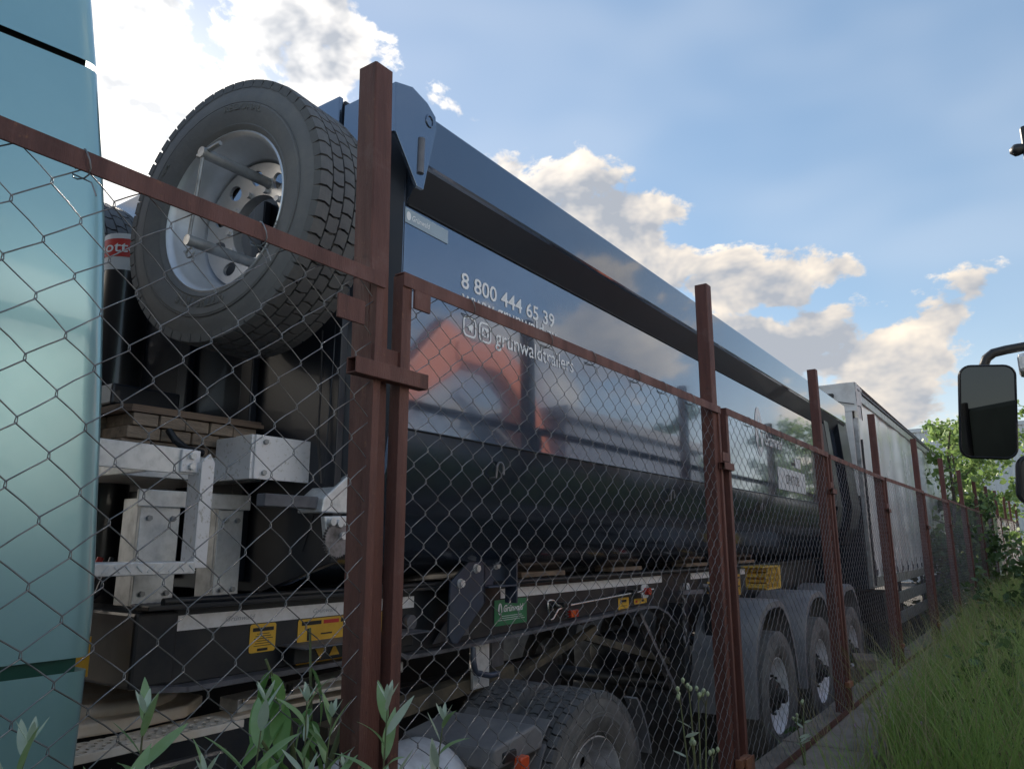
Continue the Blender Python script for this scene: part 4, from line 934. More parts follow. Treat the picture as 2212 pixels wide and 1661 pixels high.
# wire net: interlocked zig-zag wires
def wire_net(wd, ht, seed, cw=.050, chh=.0435, r=.00135):
    nw = int(round(wd / cw)); nh = int(round(ht / chh)); chh = ht / nh; sd = random.Random(seed)
    ox, oz = sd.random() * 50, sd.random() * 50
    mb = MB()
    def warp(x, z):
        k_ = min(1, (ht - z) / .12) if z > ht - .12 else 1
        return x + .011 * mnoise.noise((x * 2.2 + ox, z * 2.2, 0)) + .0045 * mnoise.noise((x * 9 + ox, z * 9, 2)), z + k_ * (.012 * mnoise.noise((x * 2.0, z * 2.0 + oz, 7)) + .0045 * mnoise.noise((x * 11, z * 11 + oz, 4))), .006 * mnoise.noise((x * 1.7 + ox, z * 1.7, 5))
    for k in range(nw):
        xl, xr = k * cw, (k + 1) * cw; path = []
        for j in range(nh + 1):
            right = (k + j) % 2 == 0; x = xr if right else xl; z = j * chh; s_ = 1 if right else -1; e = .0016
            for dz, dep in ((-.0042, -1), (.0042, 1)):
                if not 0 <= z + dz <= ht: continue
                a, b, c = warp(x + s_ * e, z + dz); path.append((a, c + s_ * dep * r * .9, b))
            if j < nh:                                   # slight curve of each limb
                x2 = xl if right else xr; a, b, c = warp((x + x2) / 2 + s_ * .0018, z + chh / 2 - .0012); path.append((a, c, b))
        mb.tube(path, r, 4, cap=False)
    return mb
NETW, RT, RB = 2.44, 2.525, .50
nets = []
for s_ in range(2):
    m_ = wire_net(NETW, RT - RB - .03, s_ + 3, *((.0555, .055) if s_ == 0 else (.050, .0435))).mesh('wire_mesh'); m_.materials.append(MATS['wire'])
    m_.polygons.foreach_set('use_smooth', [True] * len(m_.polygons)); nets.append(m_)
def frame_mb(W, left=True, right=True):
    mb = MB(); a = .036
    mb.box(0, W, -.018, -.013, RT - .042, RT).box(0, W, -.013, .020, RT - .005, RT)          # angle iron top rail
    mb.box(0, W, -.018, -.013, RB - .02, RB + .022).box(0, W, -.013, .022, RB - .02, RB - .015)
    if left: mb.box(.002, .040, -.012, .026, RB, RT - .006)
    if right: mb.box(W - .028, W - .002, -.012, .014, RB, RT - .006)
    return mb
for i in range(len(PX) - 1):
    (xa, ya), (xb, yb) = PX[i], PX[i + 1]
    L_ = math.hypot(xb - xa, yb - ya); ang = math.atan2(yb - ya, xb - xa)
    g0, g1 = PW / 2 + ((.062 if i == 1 else .078) if i else .05), -.028
    W = L_ - g0 - g1; dz = (-.03, 0, .008, -.005, .0, -.03, .0, -.02, .01, 0, -.02, .01, 0)[i]
    p = part('panel', frame_mb(W), 'rust', fe, bevel=.0015)
    p.matrix_parent_inverse = parent_inv(fe); ux, uy = math.cos(ang), math.sin(ang)
    fy = -PW / 2 - .012
    p.location = (xa + ux * g0 - uy * fy, ya + uy * g0 + ux * fy, dz); p.rotation_euler = (0, R(random.uniform(-.25, .25)) if i > 1 else 0, ang)
    nt_ = bpy.data.objects.new('wire_mesh', nets[min(i, 1)]); col.objects.link(nt_); nt_.parent = p; nt_.location = (.03, .004, RB + .01); nt_.scale = ((W - .05) / NETW, 1, 1)
    nt_['kind'] = 'stuff'
    if i < 4:
        for k in range(1, 7):
            xx = W * k / 7 + random.uniform(-.08, .08)
            tw = part('tie_wire', MB().tube([(xx + .006 * math.sin(a * 2), .002 + .028 * math.cos(a), RT - .021 + .030 * math.sin(a)) for a in [2 * math.pi * q / 14 for q in range(14)]] + [(xx + .01, -.02, RT - .06), (xx + .02, -.024, RT - .085)], .0016, 5), 'wire', None, smooth=60); tw.parent = p
# welded tabs, clamp bars and plates
def fpart(mb, par=fe, nm='clamp_bar', m='rust'):
    o = part(nm, mb, m, par, bevel=.0015); return o
FY = 1.42
def open_tube(x0, x1, z0, z1, y0, y1, t=.004):
    return MB().box(x0, x1, y0, y0 + t, z0, z1).box(x0, x1, y1 - t, y1, z0, z1).box(x0, x1, y0 + t, y1 - t, z0, z0 + t).box(x0, x1, y0 + t, y1 - t, z1 - t, z1)
fpart(open_tube(1.268, 1.545, 2.195, 2.238, FY - .052, FY - .016))
fpart(MB().box(1.352, 1.465, FY - .017, FY - .010, 2.238, 2.292), nm='weld_plate')
fpart(MB().box(1.225, 1.318, FY - .024, FY - .017, 2.335, 2.400), nm='weld_plate')
fpart(MB().box(1.492, 1.560, FY - .040, FY - .032, 2.425, 2.480), nm='weld_plate')
for i, (x, y) in enumerate(PX[2:9]):
    zc = (2.17, 2.18, 2.12, 1.98, 2.05, 2.1, 2.1)[i]; f_ = y - PW / 2
    fpart(open_tube(x - .02, x + .135, zc, zc + .04, f_ - .052, f_ - .016))
    fpart(MB().box(x + .02, x + .13, f_ - .030, f_ - .020, zc + .05, zc + .10), nm='weld_plate')
    fpart(MB().box(x - .02, x + .13, f_ - .045, f_ - .012, .66, .70), nm='clamp_bar', m='rust_orange')
    if i == 0: fpart(MB().box(x + .02, x + .14, f_ - .06, f_ - .05, .60, .70), nm='weld_plate', m='rust_orange')

# ------------------------------------------------------------------ corrugated shed far behind
shd = thing('corrugated_shed', 'pale corrugated metal shed wall rising behind the grey curtain trailer', 'building', (40, 6, 0))
prof = [(0, 0), (.10, 0), (.14, -.045), (.26, -.045), (.30, 0), (.42, 0)]
pmsh = MB(); n = len(prof)
pmsh.add([(u_, v_, 0) for u_, v_ in [(b, a) for a, b in prof]] + [(b, a, 6.98) for a, b in prof], [(j, j + 1, n + j + 1, n + j) for j in range(n - 1)])
pme = pmsh.mesh('panel'); pme.materials.append(MATS['shed'])
for k in range(40):
    o = bpy.data.objects.new('panel', pme); col.objects.link(o); o.parent = shd; o.matrix_parent_inverse = parent_inv(shd); o.location = (40 + .01 * (k % 2), -4 + k * .422, .03)
part('eave_trim', MB().box(39.9, 40.1, -4.1, 13, 6.99, 7.15), 'shed', shd)
part('side_wall', MB().box(40.05, 60, -4.1, -4.0, 0, 7.0), 'shed', shd)
part('roof', MB().add([(39.9, -4.1, 7.16), (60, -4.1, 7.16), (60, 13, 7.16), (39.9, 13, 7.16)], [(0, 1, 2, 3)]), 'shed', shd)

# ------------------------------------------------------------------ vegetation helpers (numpy meshes)
def np_mesh(name, V, F):
    """V (n,3), F (m,k) equal-sized polygons"""
    me = bpy.data.meshes.new(name); V = np.asarray(V, np.float32); F = np.asarray(F, np.int32); k = F.shape[1]
    me.vertices.add(len(V)); me.vertices.foreach_set('co', V.ravel())
    me.loops.add(F.size); me.loops.foreach_set('vertex_index', F.ravel())
    me.polygons.add(len(F)); me.polygons.foreach_set('loop_start', np.arange(0, F.size, k)); me.polygons.foreach_set('loop_total', np.full(len(F), k))
    me.update(calc_edges=True); return me
def leaf_cloud(P, size, elong=1.15, up=.25, seed=0, sv=.35):
    g = np.random.default_rng(seed); n = len(P)
    nrm = g.normal(size=(n, 3)); nrm[:, 2] += up; nrm /= np.linalg.norm(nrm, axis=1)[:, None]
    t = g.normal(size=(n, 3)); t -= (t * nrm).sum(1)[:, None] * nrm; t /= np.linalg.norm(t, axis=1)[:, None]; b = np.cross(nrm, t)
    s = size * (1 + sv * g.normal(size=n)).clip(.45, 1.8)[:, None]
    sh = [(-.5, 0, 0), (-.15, .40, .06), (.25, .36, .05), (.55, 0, -.03), (.25, -.36, .05), (-.15, -.40, .06)]
    V = np.stack([P + s * (t * (u * elong) + b * v + nrm * wq) for u, v, wq in sh], 1).reshape(-1, 3)
    F = np.arange(n * 6).reshape(n, 6); return V, F
def grass_mesh(name, X, Y, Z, H, lean, wd, seed, segs=4):
    g = np.random.default_rng(seed); n = len(X); a = g.uniform(0, 2 * math.pi, n); la = g.uniform(0, 2 * math.pi, n)
    dx, dy = np.cos(a), np.sin(a); lx, ly = np.cos(la) * lean, np.sin(la) * lean; rows_ = []
    for k in range(segs + 1):
        t = k / segs; ww = wd * (1 - t) ** .8 * .5 + .0002; cx_ = X + lx * H * t ** 2.1; cy_ = Y + ly * H * t ** 2.1; cz = Z + H * t * (1 - .28 * (lean * t) ** 2)
        rows_.append(np.stack([cx_ - dx * ww, cy_ - dy * ww, cz], 1)); rows_.append(np.stack([cx_ + dx * ww, cy_ + dy * ww, cz], 1))
    V = np.stack(rows_, 1); m_ = 2 * (segs + 1); base = np.arange(n)[:, None] * m_
    F = np.concatenate([base + np.array([[2 * k, 2 * k + 1, 2 * k + 3, 2 * k + 2]]) for k in range(segs)], 0)
    return np_mesh(name, V.reshape(-1, 3), F)
def scatter(n, fx, seed):
    g = np.random.default_rng(seed); return fx(g, n)
# tall grass strip between the slabs and the lane
g_ = np.random.default_rng(3)
n = 26000
X = 4.0 + 26 * g_.random(n) ** 1.35; Y = -1.4 + 2.55 * g_.random(n)
ed = np.array([mnoise.noise((x * .9, 0, 0)) for x in X]) * .22
keep = Y < np.interp(X, [4, 7, 9, 12], [.95, .98, 1.08, 1.12]) + ed; X, Y = X[keep], Y[keep]
den = np.array([mnoise.noise((x * .8, y * 1.1, 4)) for x, y in zip(X, Y)]); keep = den > -.32 + .25 * g_.random(len(X)); X, Y, den = X[keep], Y[keep], den[keep]
H = (.46 + .36 * g_.random(len(X)) + .30 * den.clip(-.4, .6)) * np.interp(Y, [-1.4, .3, .9, 1.2], [.8, 1.0, .82, .5])
me = grass_mesh('grass', X, Y, np.full(len(X), GZ - .02), H, (.15 + .55 * g_.random(len(X))), .0065 + .004 * g_.random(len(X)), 5)
me.materials.append(MATS['grass']); o = link('grass', me, None, kind='stuff'); o['label'] = 'tall green grass growing along the foot of the fence'; o['category'] = 'grass'
n = 2600; X = 4.2 + 20 * g_.random(n) ** 1.3; Y = -.3 + 1.35 * g_.random(n); H = .5 + .45 * g_.random(n)
me = grass_mesh('dry_grass', X, Y, np.full(n, GZ - .02), H, .25 + .5 * g_.random(n), np.full(n, .006), 8); me.materials.append(MATS['grass_dry'])
o = link('dry_grass', me, None, kind='stuff'); o['label'] = 'straw-coloured dry stalks among the green grass'; o['category'] = 'grass'
# low leafy ground cover along the right
n = 9000; X = 5 + 24 * g_.random(n) ** 1.2; Y = -1.5 + 2.2 * g_.random(n) + .02 * X * 0
hh = np.array([max(0, .32 + .55 * mnoise.noise((x * .9, y * 1.2, 11))) for x, y in zip(X, Y)]); Z = GZ + hh * g_.random(n) ** .6
keep = (Y < .55 + .012 * X); X, Y, Z = X[keep], Y[keep], Z[keep]
V, F = leaf_cloud(np.stack([X, Y, Z], 1), .062, 1.5, .9, 21); me = np_mesh('ground_cover', V, F); me.materials.append(MATS['shrub'])
o = link('ground_cover', me, None, kind='stuff'); o['label'] = 'low dark green weeds beside the tall grass'; o['category'] = 'weeds'
n = 2600; X = 3.5 + 14 * g_.random(n); Y = 1.64 + .25 * g_.random(n) ** 2; Z = .02 + .30 * g_.random(n)
V, F = leaf_cloud(np.stack([X, Y, Z], 1)[np.array([mnoise.noise((x * 1.4, 3, 2)) > .12 for x in X])], .05, 1.6, .8, 22); me = np_mesh('yard_weeds', V, F); me.materials.append(MATS['shrub'])
o = link('yard_weeds', me, None, kind='stuff'); o['label'] = 'patches of small weeds in the yard behind the fence'; o['category'] = 'weeds'

def tree(name, label, base, h, spread, nl, lsize, seed, mleaf='aspen', lean=(0, 0), trunk_r=.07, low=.2, group=None, branches=16):
    r_ = random.Random(seed); t = thing(name, label, 'tree' if 'tree' in name else 'shrub', base, group)
    b = Vector(base); tk = MB(); pts = []
    top = b + Vector((lean[0], lean[1], h))
    path = [b + (top - b) * (i / 8) + Vector((r_.uniform(-.05, .05), r_.uniform(-.05, .05), 0)) * (i > 0) * h * .2 for i in range(9)]
    tk.tube(path, [trunk_r * (1 - .85 * i / 8) + .004 for i in range(9)], 8)
    for k in range(branches):
        u = low + (1 - low) * (k + r_.random()) / branches; p0 = path[0] + (path[-1] - path[0]) * u; idx = min(7, int(u * 8)); p0 = path[idx].lerp(path[idx + 1], u * 8 - idx)
        a = k * 2.4 + r_.uniform(-.5, .5); ln = spread * (1 - .55 * u) * r_.uniform(.65, 1.15)
        d = Vector((math.cos(a), math.sin(a), r_.uniform(.35, .95))).normalized()
        bp = [p0]
        for s_ in range(1, 6):
            d = (d + Vector((r_.uniform(-.2, .2), r_.uniform(-.2, .2), r_.uniform(-.15, .12)))).normalized(); bp.append(bp[-1] + d * ln / 5)
        tk.tube(bp, [max(.003, trunk_r * .35 * (1 - u * .5) * (1 - i / 5.5)) for i in range(6)], 5)
        for s_ in range(1, 6):
            pts += [(bp[s_], .10 + .22 * ln * r_.random())] * 2
            if s_ > 1:
                q = bp[s_] + Vector((r_.uniform(-1, 1), r_.uniform(-1, 1), r_.uniform(-.5, .8))) * ln * .28; tk.tube([bp[s_], q], [.006, .003], 4); pts.append((q, .16))
    pts += [(path[-1], .22)] * 3
    part('trunk', tk, 'bark', t, smooth=60, fix=False)
    g = np.random.default_rng(seed); ii = g.integers(0, len(pts), nl)
    P = np.array([tuple(pts[i][0]) for i in ii]) + g.normal(size=(nl, 3)) * np.array([pts[i][1] for i in ii])[:, None] * .55
    V, F = leaf_cloud(P, lsize, 1.08, .2, seed); me = np_mesh('crown', V, F); me.materials.append(MATS[mleaf]); link('crown', me, None, t)
    return t
G1 = 'trees along the far fence'
tree('aspen_tree', 'leafy aspen with thin upright twigs in front of the corrugated shed', (19.6, 1.66, 0.0), 4.3, 1.3, 900, .10, 31, low=.2, group=G1, lean=(.1, -.2))
tree('aspen_tree', 'dense young aspen directly behind the big lorry mirror', (27.0, 2.0, 0), 5.4, 2.2, 2300, .12, 32, low=.12, group=G1)
tree('aspen_tree', 'bright aspen at the right edge of the picture, right of the mirror', (20.5, -.75, GZ - .02), 4.4, 1.7, 2400, .095, 33, low=.1, group=G1)
tree('aspen_tree', 'further aspen filling the gap at the end of the fence', (34, 1.6, 0), 6.0, 2.6, 3200, .14, 34, low=.08, group=G1)
tree('dark_shrub', 'dark bushy shrub growing through the wire of the distant fence panels', (18.0, 1.62, 0.0), 1.9, 1.0, 2000, .075, 35, 'shrub', low=.05, group='shrubs by the distant fence')
tree('dark_shrub', 'low dark shrub at the foot of the distant fence posts', (21.2, 1.35, 0.0), 2.6, 1.5, 3200, .085, 36, 'shrub', low=.05, group='shrubs by the distant fence')
tree('dark_shrub', 'dark shrub beside the tall grass at the right border', (12.2, -.05, GZ - .02), .95, .9, 2600, .06, 37, 'shrub', low=.05, trunk_r=.02, group='shrubs by the distant fence')
# trees across the lane, seen in the paint of the tipper
for i, (x, y, h) in enumerate(((27, -10.5, 6.0), (34, -10, 7.0), (40, -10.5, 6.0), (48, -9, 8))):
    tree('lane_tree', ('round', 'tall', 'low', 'large')[i] + ' green tree across the lane, mirrored in the tipper side', (x, y, GZ - .05), h, 2.8, 1500, .26, 50 + i, 'shrub', low=.1, trunk_r=.14, group='trees across the lane', branches=12)

# foreground shoots -----------------------------------------------------------
def lance_leaf(L_, W_, fold=.25, curl=.12, n=7):
    mb = MB(); vs = []; 
    for i in range(n + 1):
        t = i / n; ww = W_ / 2 * (math.sin(math.pi * min(1, t ** .8)) ** .85 if 0 < t < 1 else 0) + .0004
        z = -curl * L_ * t * t
        vs += [(t * L_, -ww, z + fold * ww), (t * L_, 0, z), (t * L_, ww, z + fold * ww)]
    return mb.add(vs, [(3 * i + j, 3 * i + 3 + j, 3 * i + 4 + j, 3 * i + 1 + j) for i in range(n) for j in range(2)])
LM = {}
for nm, L_, W_, cr, m_ in (('w1', .105, .023, .10, 'willow'), ('w2', .085, .021, -.06, 'willow_pale'), ('w3', .12, .026, .2, 'willow'), ('b1', .13, .052, .28, 'boxelder'), ('b2', .10, .042, .15, 'boxelder'), ('s1', .042, .011, -.1, 'willow_pale'), ('w4', .095, .020, .45, 'willow'), ('w5', .08, .017, .3, 'leaf_yellow')):
    me = lance_leaf(L_, W_, .3, cr).mesh('leaf'); me.materials.append(MATS[m_]); me.polygons.foreach_set('use_smooth', [True] * len(me.polygons)); LM[nm] = me
def leaf_obj(par, me, p, d, roll, s=1.0):
    d = Vector(d).normalized(); q = d.to_track_quat('X', 'Z')
    o = bpy.data.objects.new('leaf', me); col.objects.link(o); o.parent = par; o.matrix_parent_inverse = parent_inv(par)
    o.matrix_basis = Matrix.LocRotScale(Vector(p), q @ Euler((roll, 0, 0)).to_quaternion(), (s, s, s))
def shoot(label, base, top, nl, seed, kinds=('w1', 'w3', 'w2'), bare=.45, sc_=1.0, tipk='s1', name='willow_shoot', group='willow shoots by the fence'):
    r_ = random.Random(seed); t = thing(name, label, 'plant', base, group); b, tp = Vector(base), Vector(top)
    bow = Vector((r_.uniform(-.04, .04), r_.uniform(-.04, .02), 0)); pts = [b.lerp(tp, i / 8) + bow * math.sin(math.pi * i / 8) for i in range(9)]
    part('stem', MB().tube(pts, [.006 - .0045 * i / 8 for i in range(9)], 6), 'stem', t, smooth=60)
    for k in range(nl):
        u = bare + (1 - bare) * (k + .3) / nl; i = min(7, int(u * 8)); p = pts[i].lerp(pts[i + 1], u * 8 - i); a = k * 2.4 + r_.uniform(-.6, .6) + seed
        el = .35 + .7 * u + r_.uniform(-.3, .3)
        kd = 'w5' if u < .62 and r_.random() < .18 else 'w4' if r_.random() < .25 else r_.choice(kinds)
        leaf_obj(t, LM[kd], p, (math.cos(a) * math.cos(el), math.sin(a) * math.cos(el), math.sin(el)), r_.uniform(-.8, .8), 1.3 * sc_ * (1.05 - .45 * max(0, u - .6) / .4) * r_.uniform(.8, 1.15))
    for k in range(4):
        a = k * 1.7 + seed; leaf_obj(t, LM[tipk], pts[-1], (math.cos(a) * .6, math.sin(a) * .6, .8), 0, sc_)
    return t
shoot('willow shoot at the lower left corner in front of the teal cab', (.42, 1.26, GZ), (.56, 1.26, 1.48), 22, 1)
shoot('broad-leaved willow shoot left of the fifth wheel', (.66, 1.28, GZ), (.745, 1.28, 1.49), 24, 2, ('w3', 'w1'))
shoot('thin willow shoot with curled tip below the perforated step', (.92, 1.27, GZ), (.99, 1.28, 1.47), 18, 3)
shoot('pale willow shoot between the thin shoot and the big post', (1.06, 1.25, GZ), (1.085, 1.27, 1.455), 20, 4, ('w2', 'w1'))
shoot('tall pale willow shoot directly in front of the big rusty post', (1.08, 1.10, GZ), (1.175, 1.13, 1.455), 24, 5, ('w2', 'w1', 'w2'), sc_=1.1)
shoot('leafy willow shoot at the very bottom, left of the post', (.80, 1.22, GZ), (.85, 1.25, 1.37), 20, 6, ('w3', 'w1'))
shoot('small willow shoot right of the narrow upright', (1.42, 1.22, GZ), (1.46, 1.22, 1.36), 18, 8, ('w2', 'w3'))
shoot('willow shoot at the bottom edge under the walkway step', (.60, 1.15, GZ), (.66, 1.18, 1.40), 20, 11, ('w1', 'w3'))
shoot('short willow shoot in the bottom left corner, left of all others', (.33, 1.18, GZ), (.45, 1.20, 1.44), 20, 12, ('w1', 'w2'))
shoot('dark willow shoot just left of the big post foot', (1.15, 1.32, GZ), (1.20, 1.32, 1.40), 20, 13, ('w3', 'w1'))
for k_, (x_, y_, z_) in enumerate(((.52, 1.30, 1.33), (.70, 1.33, 1.36), (.90, 1.34, 1.33), (1.02, 1.30, 1.30), (1.26, 1.34, 1.28), (1.52, 1.33, 1.20), (.40, 1.32, 1.38))):
    shoot(('short weed under the left end of the fence rail', 'short weed below the fifth wheel plate', 'short weed under the control shelf', 'short weed close left of the box elder', 'short weed in front of the big post foot', 'short weed before the white fuel tank', 'short weed at the lower left border')[k_], (x_ - .03, y_, GZ), (x_, y_, z_), 18, 60 + k_, ('w1', 'w4', 'w2'), sc_=.8, name='short_weed', group='short weeds by the fence')
# box elder with drooping compound leaves beside the post
be = thing('box_elder', 'green box elder sapling with drooping leaflets behind the big post', 'plant', (1.40, 1.56, GZ))
stems = [((1.40, 1.58, GZ), (1.37, 1.57, 1.2), (1.33, 1.56, 1.56)), ((1.37, 1.57, 1.0), (1.28, 1.56, 1.35), (1.20, 1.56, 1.50)), ((1.37, 1.57, 1.1), (1.5, 1.56, 1.4), (1.58, 1.56, 1.50)), ((1.38, 1.57, .9), (1.27, 1.54, 1.22), (1.17, 1.53, 1.34)), ((1.38, 1.57, .8), (1.55, 1.5, 1.05), (1.68, 1.48, 1.16))]
mb = MB()
for s_ in stems: mb.tube(s_, [.010, .006, .003], 6)
part('stem', mb, 'stem', be, smooth=60)
r_ = random.Random(9)
for s_ in stems:
    tip_ = Vector(s_[2]); mid = Vector(s_[1])
    for k in range(9):
        u = r_.random(); p = mid.lerp(tip_, u); a = r_.uniform(0, 6.28)
        leaf_obj(be, LM[r_.choice(('b1', 'b2'))], p, (math.cos(a) * .7, math.sin(a) * .35, -.75 + r_.uniform(-.3, .5)), r_.uniform(-.6, .6), r_.uniform(.75, 1.15))
# sow-thistle weed with pale buds by the second post
def bud_weed(label, base, tops, seed):
    r_ = random.Random(seed); t = thing('bud_weed', label, 'plant', base, 'budding weeds by the fence'); b = Vector(base); mb = MB()
    for tp in tops:
        tp = Vector(tp); mid = b.lerp(tp, .6) + Vector((r_.uniform(-.02, .02), 0, 0)); mb.tube([b, mid, tp], [.006, .004, .0025], 6)
        for k in range(3):
            q = tp + Vector((r_.uniform(-.03, .03), r_.uniform(-.02, .02), r_.uniform(-.01, .03))); mb.tube([tp - Vector((0, 0, .03)), q], .0015, 4)
            part('bud', MB().tube([q - Vector((0, 0, .010)), q, q + Vector((0, 0, .007)), q + Vector((0, 0, .012))], [.004, .009, .007, .002], 7), 'bud', t, smooth=60)
    part('stem', mb, 'stem', t, smooth=60)
    for k in range(8):
        a = r_.uniform(0, 6.28); u = r_.uniform(.3, .8); p = b.lerp(Vector(tops[k % len(tops)]), u); leaf_obj(t, LM['w2'], p, (math.cos(a), math.sin(a), .4), r_.uniform(-1, 1), .8)
bud_weed('tall weed with pale round buds left of the second fence post', (3.10, 1.24, GZ), [(3.02, 1.28, 1.17), (3.12, 1.28, 1.19), (3.22, 1.28, 1.14), (3.28, 1.27, 1.11), (3.06, 1.25, .98), (3.3, 1.26, .9)], 4)
bud_weed('small budding weed at the concrete edge beside the first trailer wheel', (4.95, 1.32, GZ), [(4.9, 1.34, .74), (5.1, 1.34, .80)], 6)
for i, (x, y, z) in enumerate(((5.0, .95, .62), (6.3, 1.12, .66), (5.5, .75, .68), (4.9, .7, .6), (6.9, 1.2, .6), (5.6, 1.15, .6), (5.3, .5, .58))):
    c_ = thing('clover', ('clover flower low in the grass at the bottom edge', 'pink clover head near the third post foot', 'pink clover head in the middle of the grass', 'clover flower near the lower right of the grass', 'clover flower closest to the rusty bottom rail end', 'clover flower above the concrete slab', 'clover flower deep in the right-hand weeds')[i], 'flower', (x, y, GZ), 'clover flowers in the grass')
    part('stem', MB().tube([(x, y, GZ - .02), (x + .01, y, z)], .002, 5), 'stem', c_)
    mb = MB(); r_ = random.Random(i)
    for k in range(26):
        d = Vector((r_.gauss(0, 1), r_.gauss(0, 1), r_.gauss(.2, 1))).normalized(); p = Vector((x + .01, y, z)); mb.tube([p, p + d * .013, p + d * .017], [.002, .0035, .0008], 5)
    part('flower_head', mb, 'clover', c_, smooth=60)

# ------------------------------------------------------------------ timber offcuts behind the fence
for i, (x, y, z, L_, wd, h, a, lb) in enumerate(((9.1, 1.72, 0, .7, .22, .34, 12, 'upright timber offcut with pale cut end by the third trailer wheel'), (9.25, 1.74, .345, .62, .2, .12, -8, 'short timber block lying on the offcut pile'), (9.2, 1.72, .47, .55, .24, .10, 15, 'topmost pale timber block of the offcut pile'), (8.7, 1.74, 0, .5, .14, .12, 30, 'loose timber piece lying in front of the offcut pile'))):
    o = thing('timber_offcut', lb, 'timber', (x, y, z), 'timber offcuts behind the fence', R(a))
    q = part('beam', MB().box(-L_ / 2, L_ / 2, -wd / 2, wd / 2, 0, h), 'wood', None, bevel=.008); q.parent = o
    q = part('split_bark', MB().box(-L_ / 2 + .02, L_ / 2 - .03, -wd / 2 - .006, -wd / 2 - .001, h * .3, h * .55), 'bark', None); q.parent = o

# ------------------------------------------------------------------ lorry at the right: cab out of frame, mirrors in frame
lr = thing('parked_lorry', 'dark lorry at the right edge whose black mirrors reach into view', 'lorry', (2.6, -1.7, GZ))
Lp = lambda n, mb, m, **k: part(n, mb, m, lr, **k)
cabp = [(1.5, .95), (3.9, .95), (3.95, 1.7), (3.85, 2.35), (3.55, 3.15), (3.3, 3.35), (1.6, 3.38), (1.5, 3.2)]
Lp('cab', MB().prism(cabp, 'y', -.62, -3.0), 'truck_white', bevel=.05)
Lp('side_window', MB().prism([(2.3, 2.15), (3.55, 2.15), (3.62, 2.4), (3.35, 2.95), (2.3, 2.98)], 'y', -.60, -.612), 'glass_dark', bevel=.004)
Lp('door_handle', MB().box(2.25, 2.42, -.618, -.585, 1.92, 1.96), 'black_plastic', bevel=.01)
Lp('unseen_dark_body', MB().box(-4.2, 1.2, -3.0, -.72, 1.30, 2.36), 'dark_tarp', bevel=.03)  # body added out of view so the mirror glass reflects something dark
for x_ in (-3.6, -2.4, -1.2, 0, 1.1): Lp('body_stake', MB().box(x_ - .04, x_ + .04, -.72, -.69, 1.2, 2.40), 'chassis', bevel=.008)
Lp('step', MB().box(2.2, 3.0, -.95, -.6, .62, .68).box(2.2, 3.0, -1.0, -.7, .92, .95), 'black_plastic', bevel=.01)
Lp('bumper', MB().box(3.5, 4.05, -3.0, -.62, .55, .95), 'black_plastic', bevel=.05)
for yy in (-1.35, -2.25): Lp('frame_rail', MB().box(-3.2, 3.6, yy - .04, yy + .04, .78 + .2, 1.24), 'chassis')
for x in (3.1, -2.4):
    wheel(lr, Vector((x, -.80, GZ + .50)), '-Y', .53, .15, 'shallow', 'rubber_dusty', 'silver_dusty', hub=True)
    wheel(lr, Vector((x, -2.82, GZ + .50)), '-Y', .53, .15, 'shallow', 'rubber_dusty', 'silver_dusty', hub=False)
def mirror(x, y0, y1, z0, z1, yaw, tiltx, pitch=5):
    """rounded housing with glass that looks back along the lorry"""
    cx_, cy_, cz = x, (y0 + y1) / 2, (z0 + z1) / 2; wd, h = abs(y1 - y0), z1 - z0
    Mx = Matrix.Translation((cx_, cy_, cz)) @ Matrix.Rotation(R(yaw), 4, 'Z') @ Matrix.Rotation(R(tiltx), 4, 'X') @ Matrix.Rotation(R(-pitch), 4, 'Y')
    def tf(v): return tuple(Mx @ Vector(v))
    def ringp(s, r): return rrect(-wd / 2 * s, wd / 2 * s, -h / 2 * (1 - (1 - s) * wd / h), h / 2 * (1 - (1 - s) * wd / h), r, 6)
    rows_ = [(-.012, .90, .030), (-.016, .94, .034), (-.012, .99, .038), (.005, 1.0, .04), (.035, .96, .038), (.060, .82, .03), (.068, .5, .02)]
    vs = []; 
    for dx, s, r_ in rows_: vs += [tf((dx, a, b)) for a, b in ringp(s, r_)]
    n = len(ringp(1, .04)); fs = [(i * n + j, i * n + (j + 1) % n, (i + 1) * n + (j + 1) % n, (i + 1) * n + j) for i in range(len(rows_) - 1) for j in range(n)] + [tuple(range((len(rows_) - 1) * n, len(rows_) * n))]
    ho = Lp('mirror_housing', MB().add(vs, fs), 'black_plastic', smooth=45)
    part('mirror_glass', MB().add([tf((-.0125, a, b)) for a, b in ringp(.905, .03)], [tuple(range(n))]), 'mirror_glass', ho, fix=False)
    return ho
mh = mirror(3.0, .012, .184, 2.052, 2.378, 10, 5, 3.2)
part('mirror_arm', MB().tube([(3.03, .092, 2.34), (3.03, .090, 2.385), (3.03, .080, 2.408), (3.03, .058, 2.424), (3.04, .02, 2.432), (3.06, -.10, 2.445), (3.10, -.40, 2.46), (3.12, -.64, 2.46)], .016, 12), 'black_plastic', mh, smooth=60)
m2 = mirror(3.0, -.17, .045, 1.885, 2.055, 16, 5)
part('mirror_arm', MB().tube([(3.05, -.06, 1.97), (3.09, -.3, 1.96), (3.12, -.64, 1.95)], .013, 12), 'black_plastic', m2, smooth=60)
Lp('arm_bracket', MB().box(2.98, 3.10, -.10, -.008, 2.335, 2.405), 'galv', bevel=.015)
Lp('arm_bracket', MB().box(2.98, 3.06, -.16, -.016, 2.16, 2.30), 'chassis_grey', bevel=.015)
Lp('mirror_post', MB().tube([(3.07, -.13, 1.955), (3.065, -.13, 2.2), (3.065, -.13, 2.45)], .011, 10), 'black_plastic', smooth=60)
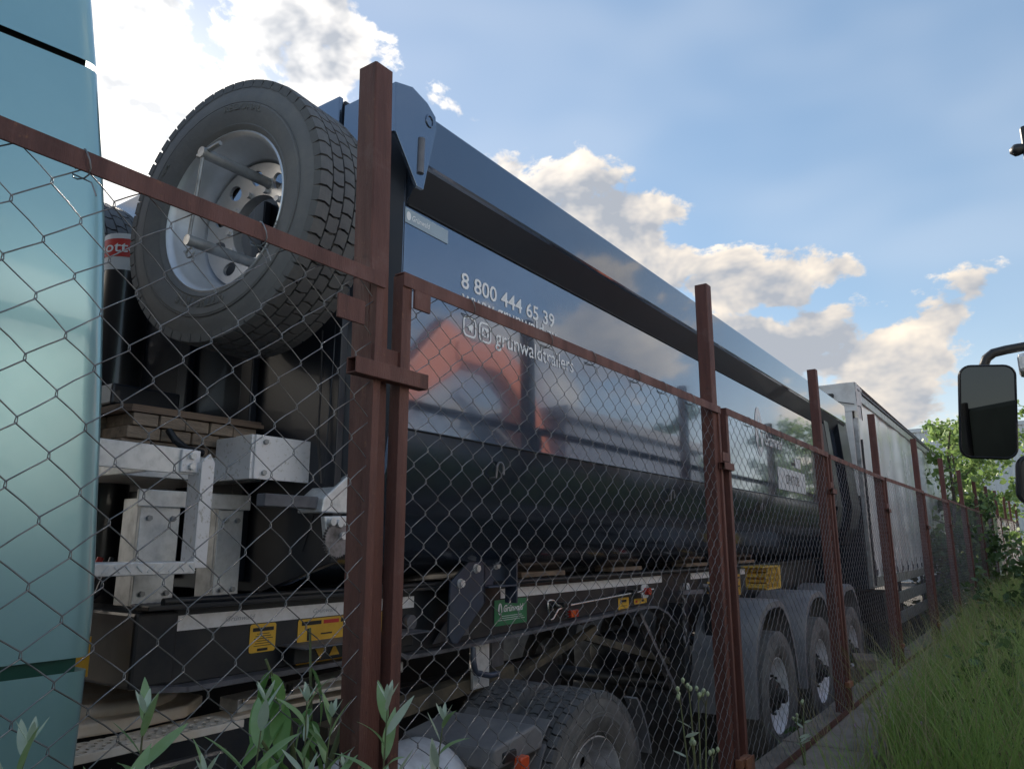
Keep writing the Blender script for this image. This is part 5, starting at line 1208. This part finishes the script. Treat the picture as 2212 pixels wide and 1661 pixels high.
Lp('horn_bracket', MB().tube([(3.0, -.075, 3.14), (3.0, -.09, 3.14), (3.0, -.10, 3.14), (3.0, -.14, 3.14), (3.1, -.62, 3.12)], [.008, .022, .022, .012, .010], 12), 'black_plastic', smooth=60)
Lp('sun_visor', MB().box(2.98, 3.02, -.64, -.113, 3.0, 3.22), 'black_plastic', bevel=.01)

# ------------------------------------------------------------------ excavator and site cabin across the lane (mirrored in the tipper side)
ex = thing('excavator', 'orange excavator across the lane, mirrored in the tipper side', 'excavator', (12.0, -4.0, GZ))
E_ = lambda n, mb, m, **k: part(n, mb, m, ex, **k)
ey = -2.9
E_('boom', MB().prism([(11.3, 2.2), (10.9, 3.3), (10.3, 4.5), (9.5, 4.95), (8.3, 4.75), (8.3, 4.45), (9.4, 4.45), (9.9, 4.15), (10.4, 3.1), (10.8, 2.1)], 'y', ey - .22, ey + .22), 'excavator', bevel=.05)
E_('stick', MB().prism([(8.7, 4.85), (8.1, 5.05), (7.4, 4.3), (6.2, 3.2), (6.4, 3.0), (8.4, 4.3)], 'y', ey - .17, ey + .17), 'excavator', bevel=.04)
E_('cylinder', MB().cyl((10.7, ey, 3.0), (8.5, ey, 4.0), .09, 16), 'chrome', smooth=60)
E_('cylinder', MB().cyl((10.0, ey - .3, 4.9), (8.4, ey - .3, 5.15), .08, 16), 'chassis', smooth=60)
E_('bucket', MB().prism([(6.2, 3.2), (6.5, 2.9), (6.4, 2.2), (5.8, 1.8), (5.3, 2.1), (5.7, 2.4), (5.9, 2.8)], 'y', ey - .5, ey + .5), 'chassis_grey', bevel=.03)
E_('house', MB().box(10.6, 13.8, -5.3, -2.9, 1.35, 2.5), 'excavator', bevel=.12)
E_('cabin', MB().prism([(10.6, 2.4), (10.7, 3.5), (11.0, 3.6), (12.2, 3.6), (12.2, 2.4)], 'y', -5.2, -3.9), 'glass_dark', bevel=.06)
for yy in (-5.3, -3.3): E_('track', MB().prism([(10.2, .9), (10.5, .46), (13.6, .46), (13.9, .9), (13.6, 1.3), (10.5, 1.3)], 'y', yy, yy + .6), 'chassis', bevel=.1)
sc_ = thing('site_cabin', 'grey-blue box-shaped site cabin beyond the excavator, mirrored in the tipper', 'cabin', (18, -5.8, GZ))
part('cabin_wall', MB().box(14.6, 23.0, -7.4, -4.6, GZ, 4.6), 'cabin', sc_, bevel=.05)
part('cabin_roof', MB().box(14.4, 23.2, -7.6, -4.4, 4.6, 4.9), 'chassis_grey', sc_, bevel=.04)
for i in range(4): part('window', MB().box(15.5 + i * 1.9, 16.8 + i * 1.9, -4.60, -4.57, 2.1, 3.1), 'glass_dark', sc_, bevel=.01)
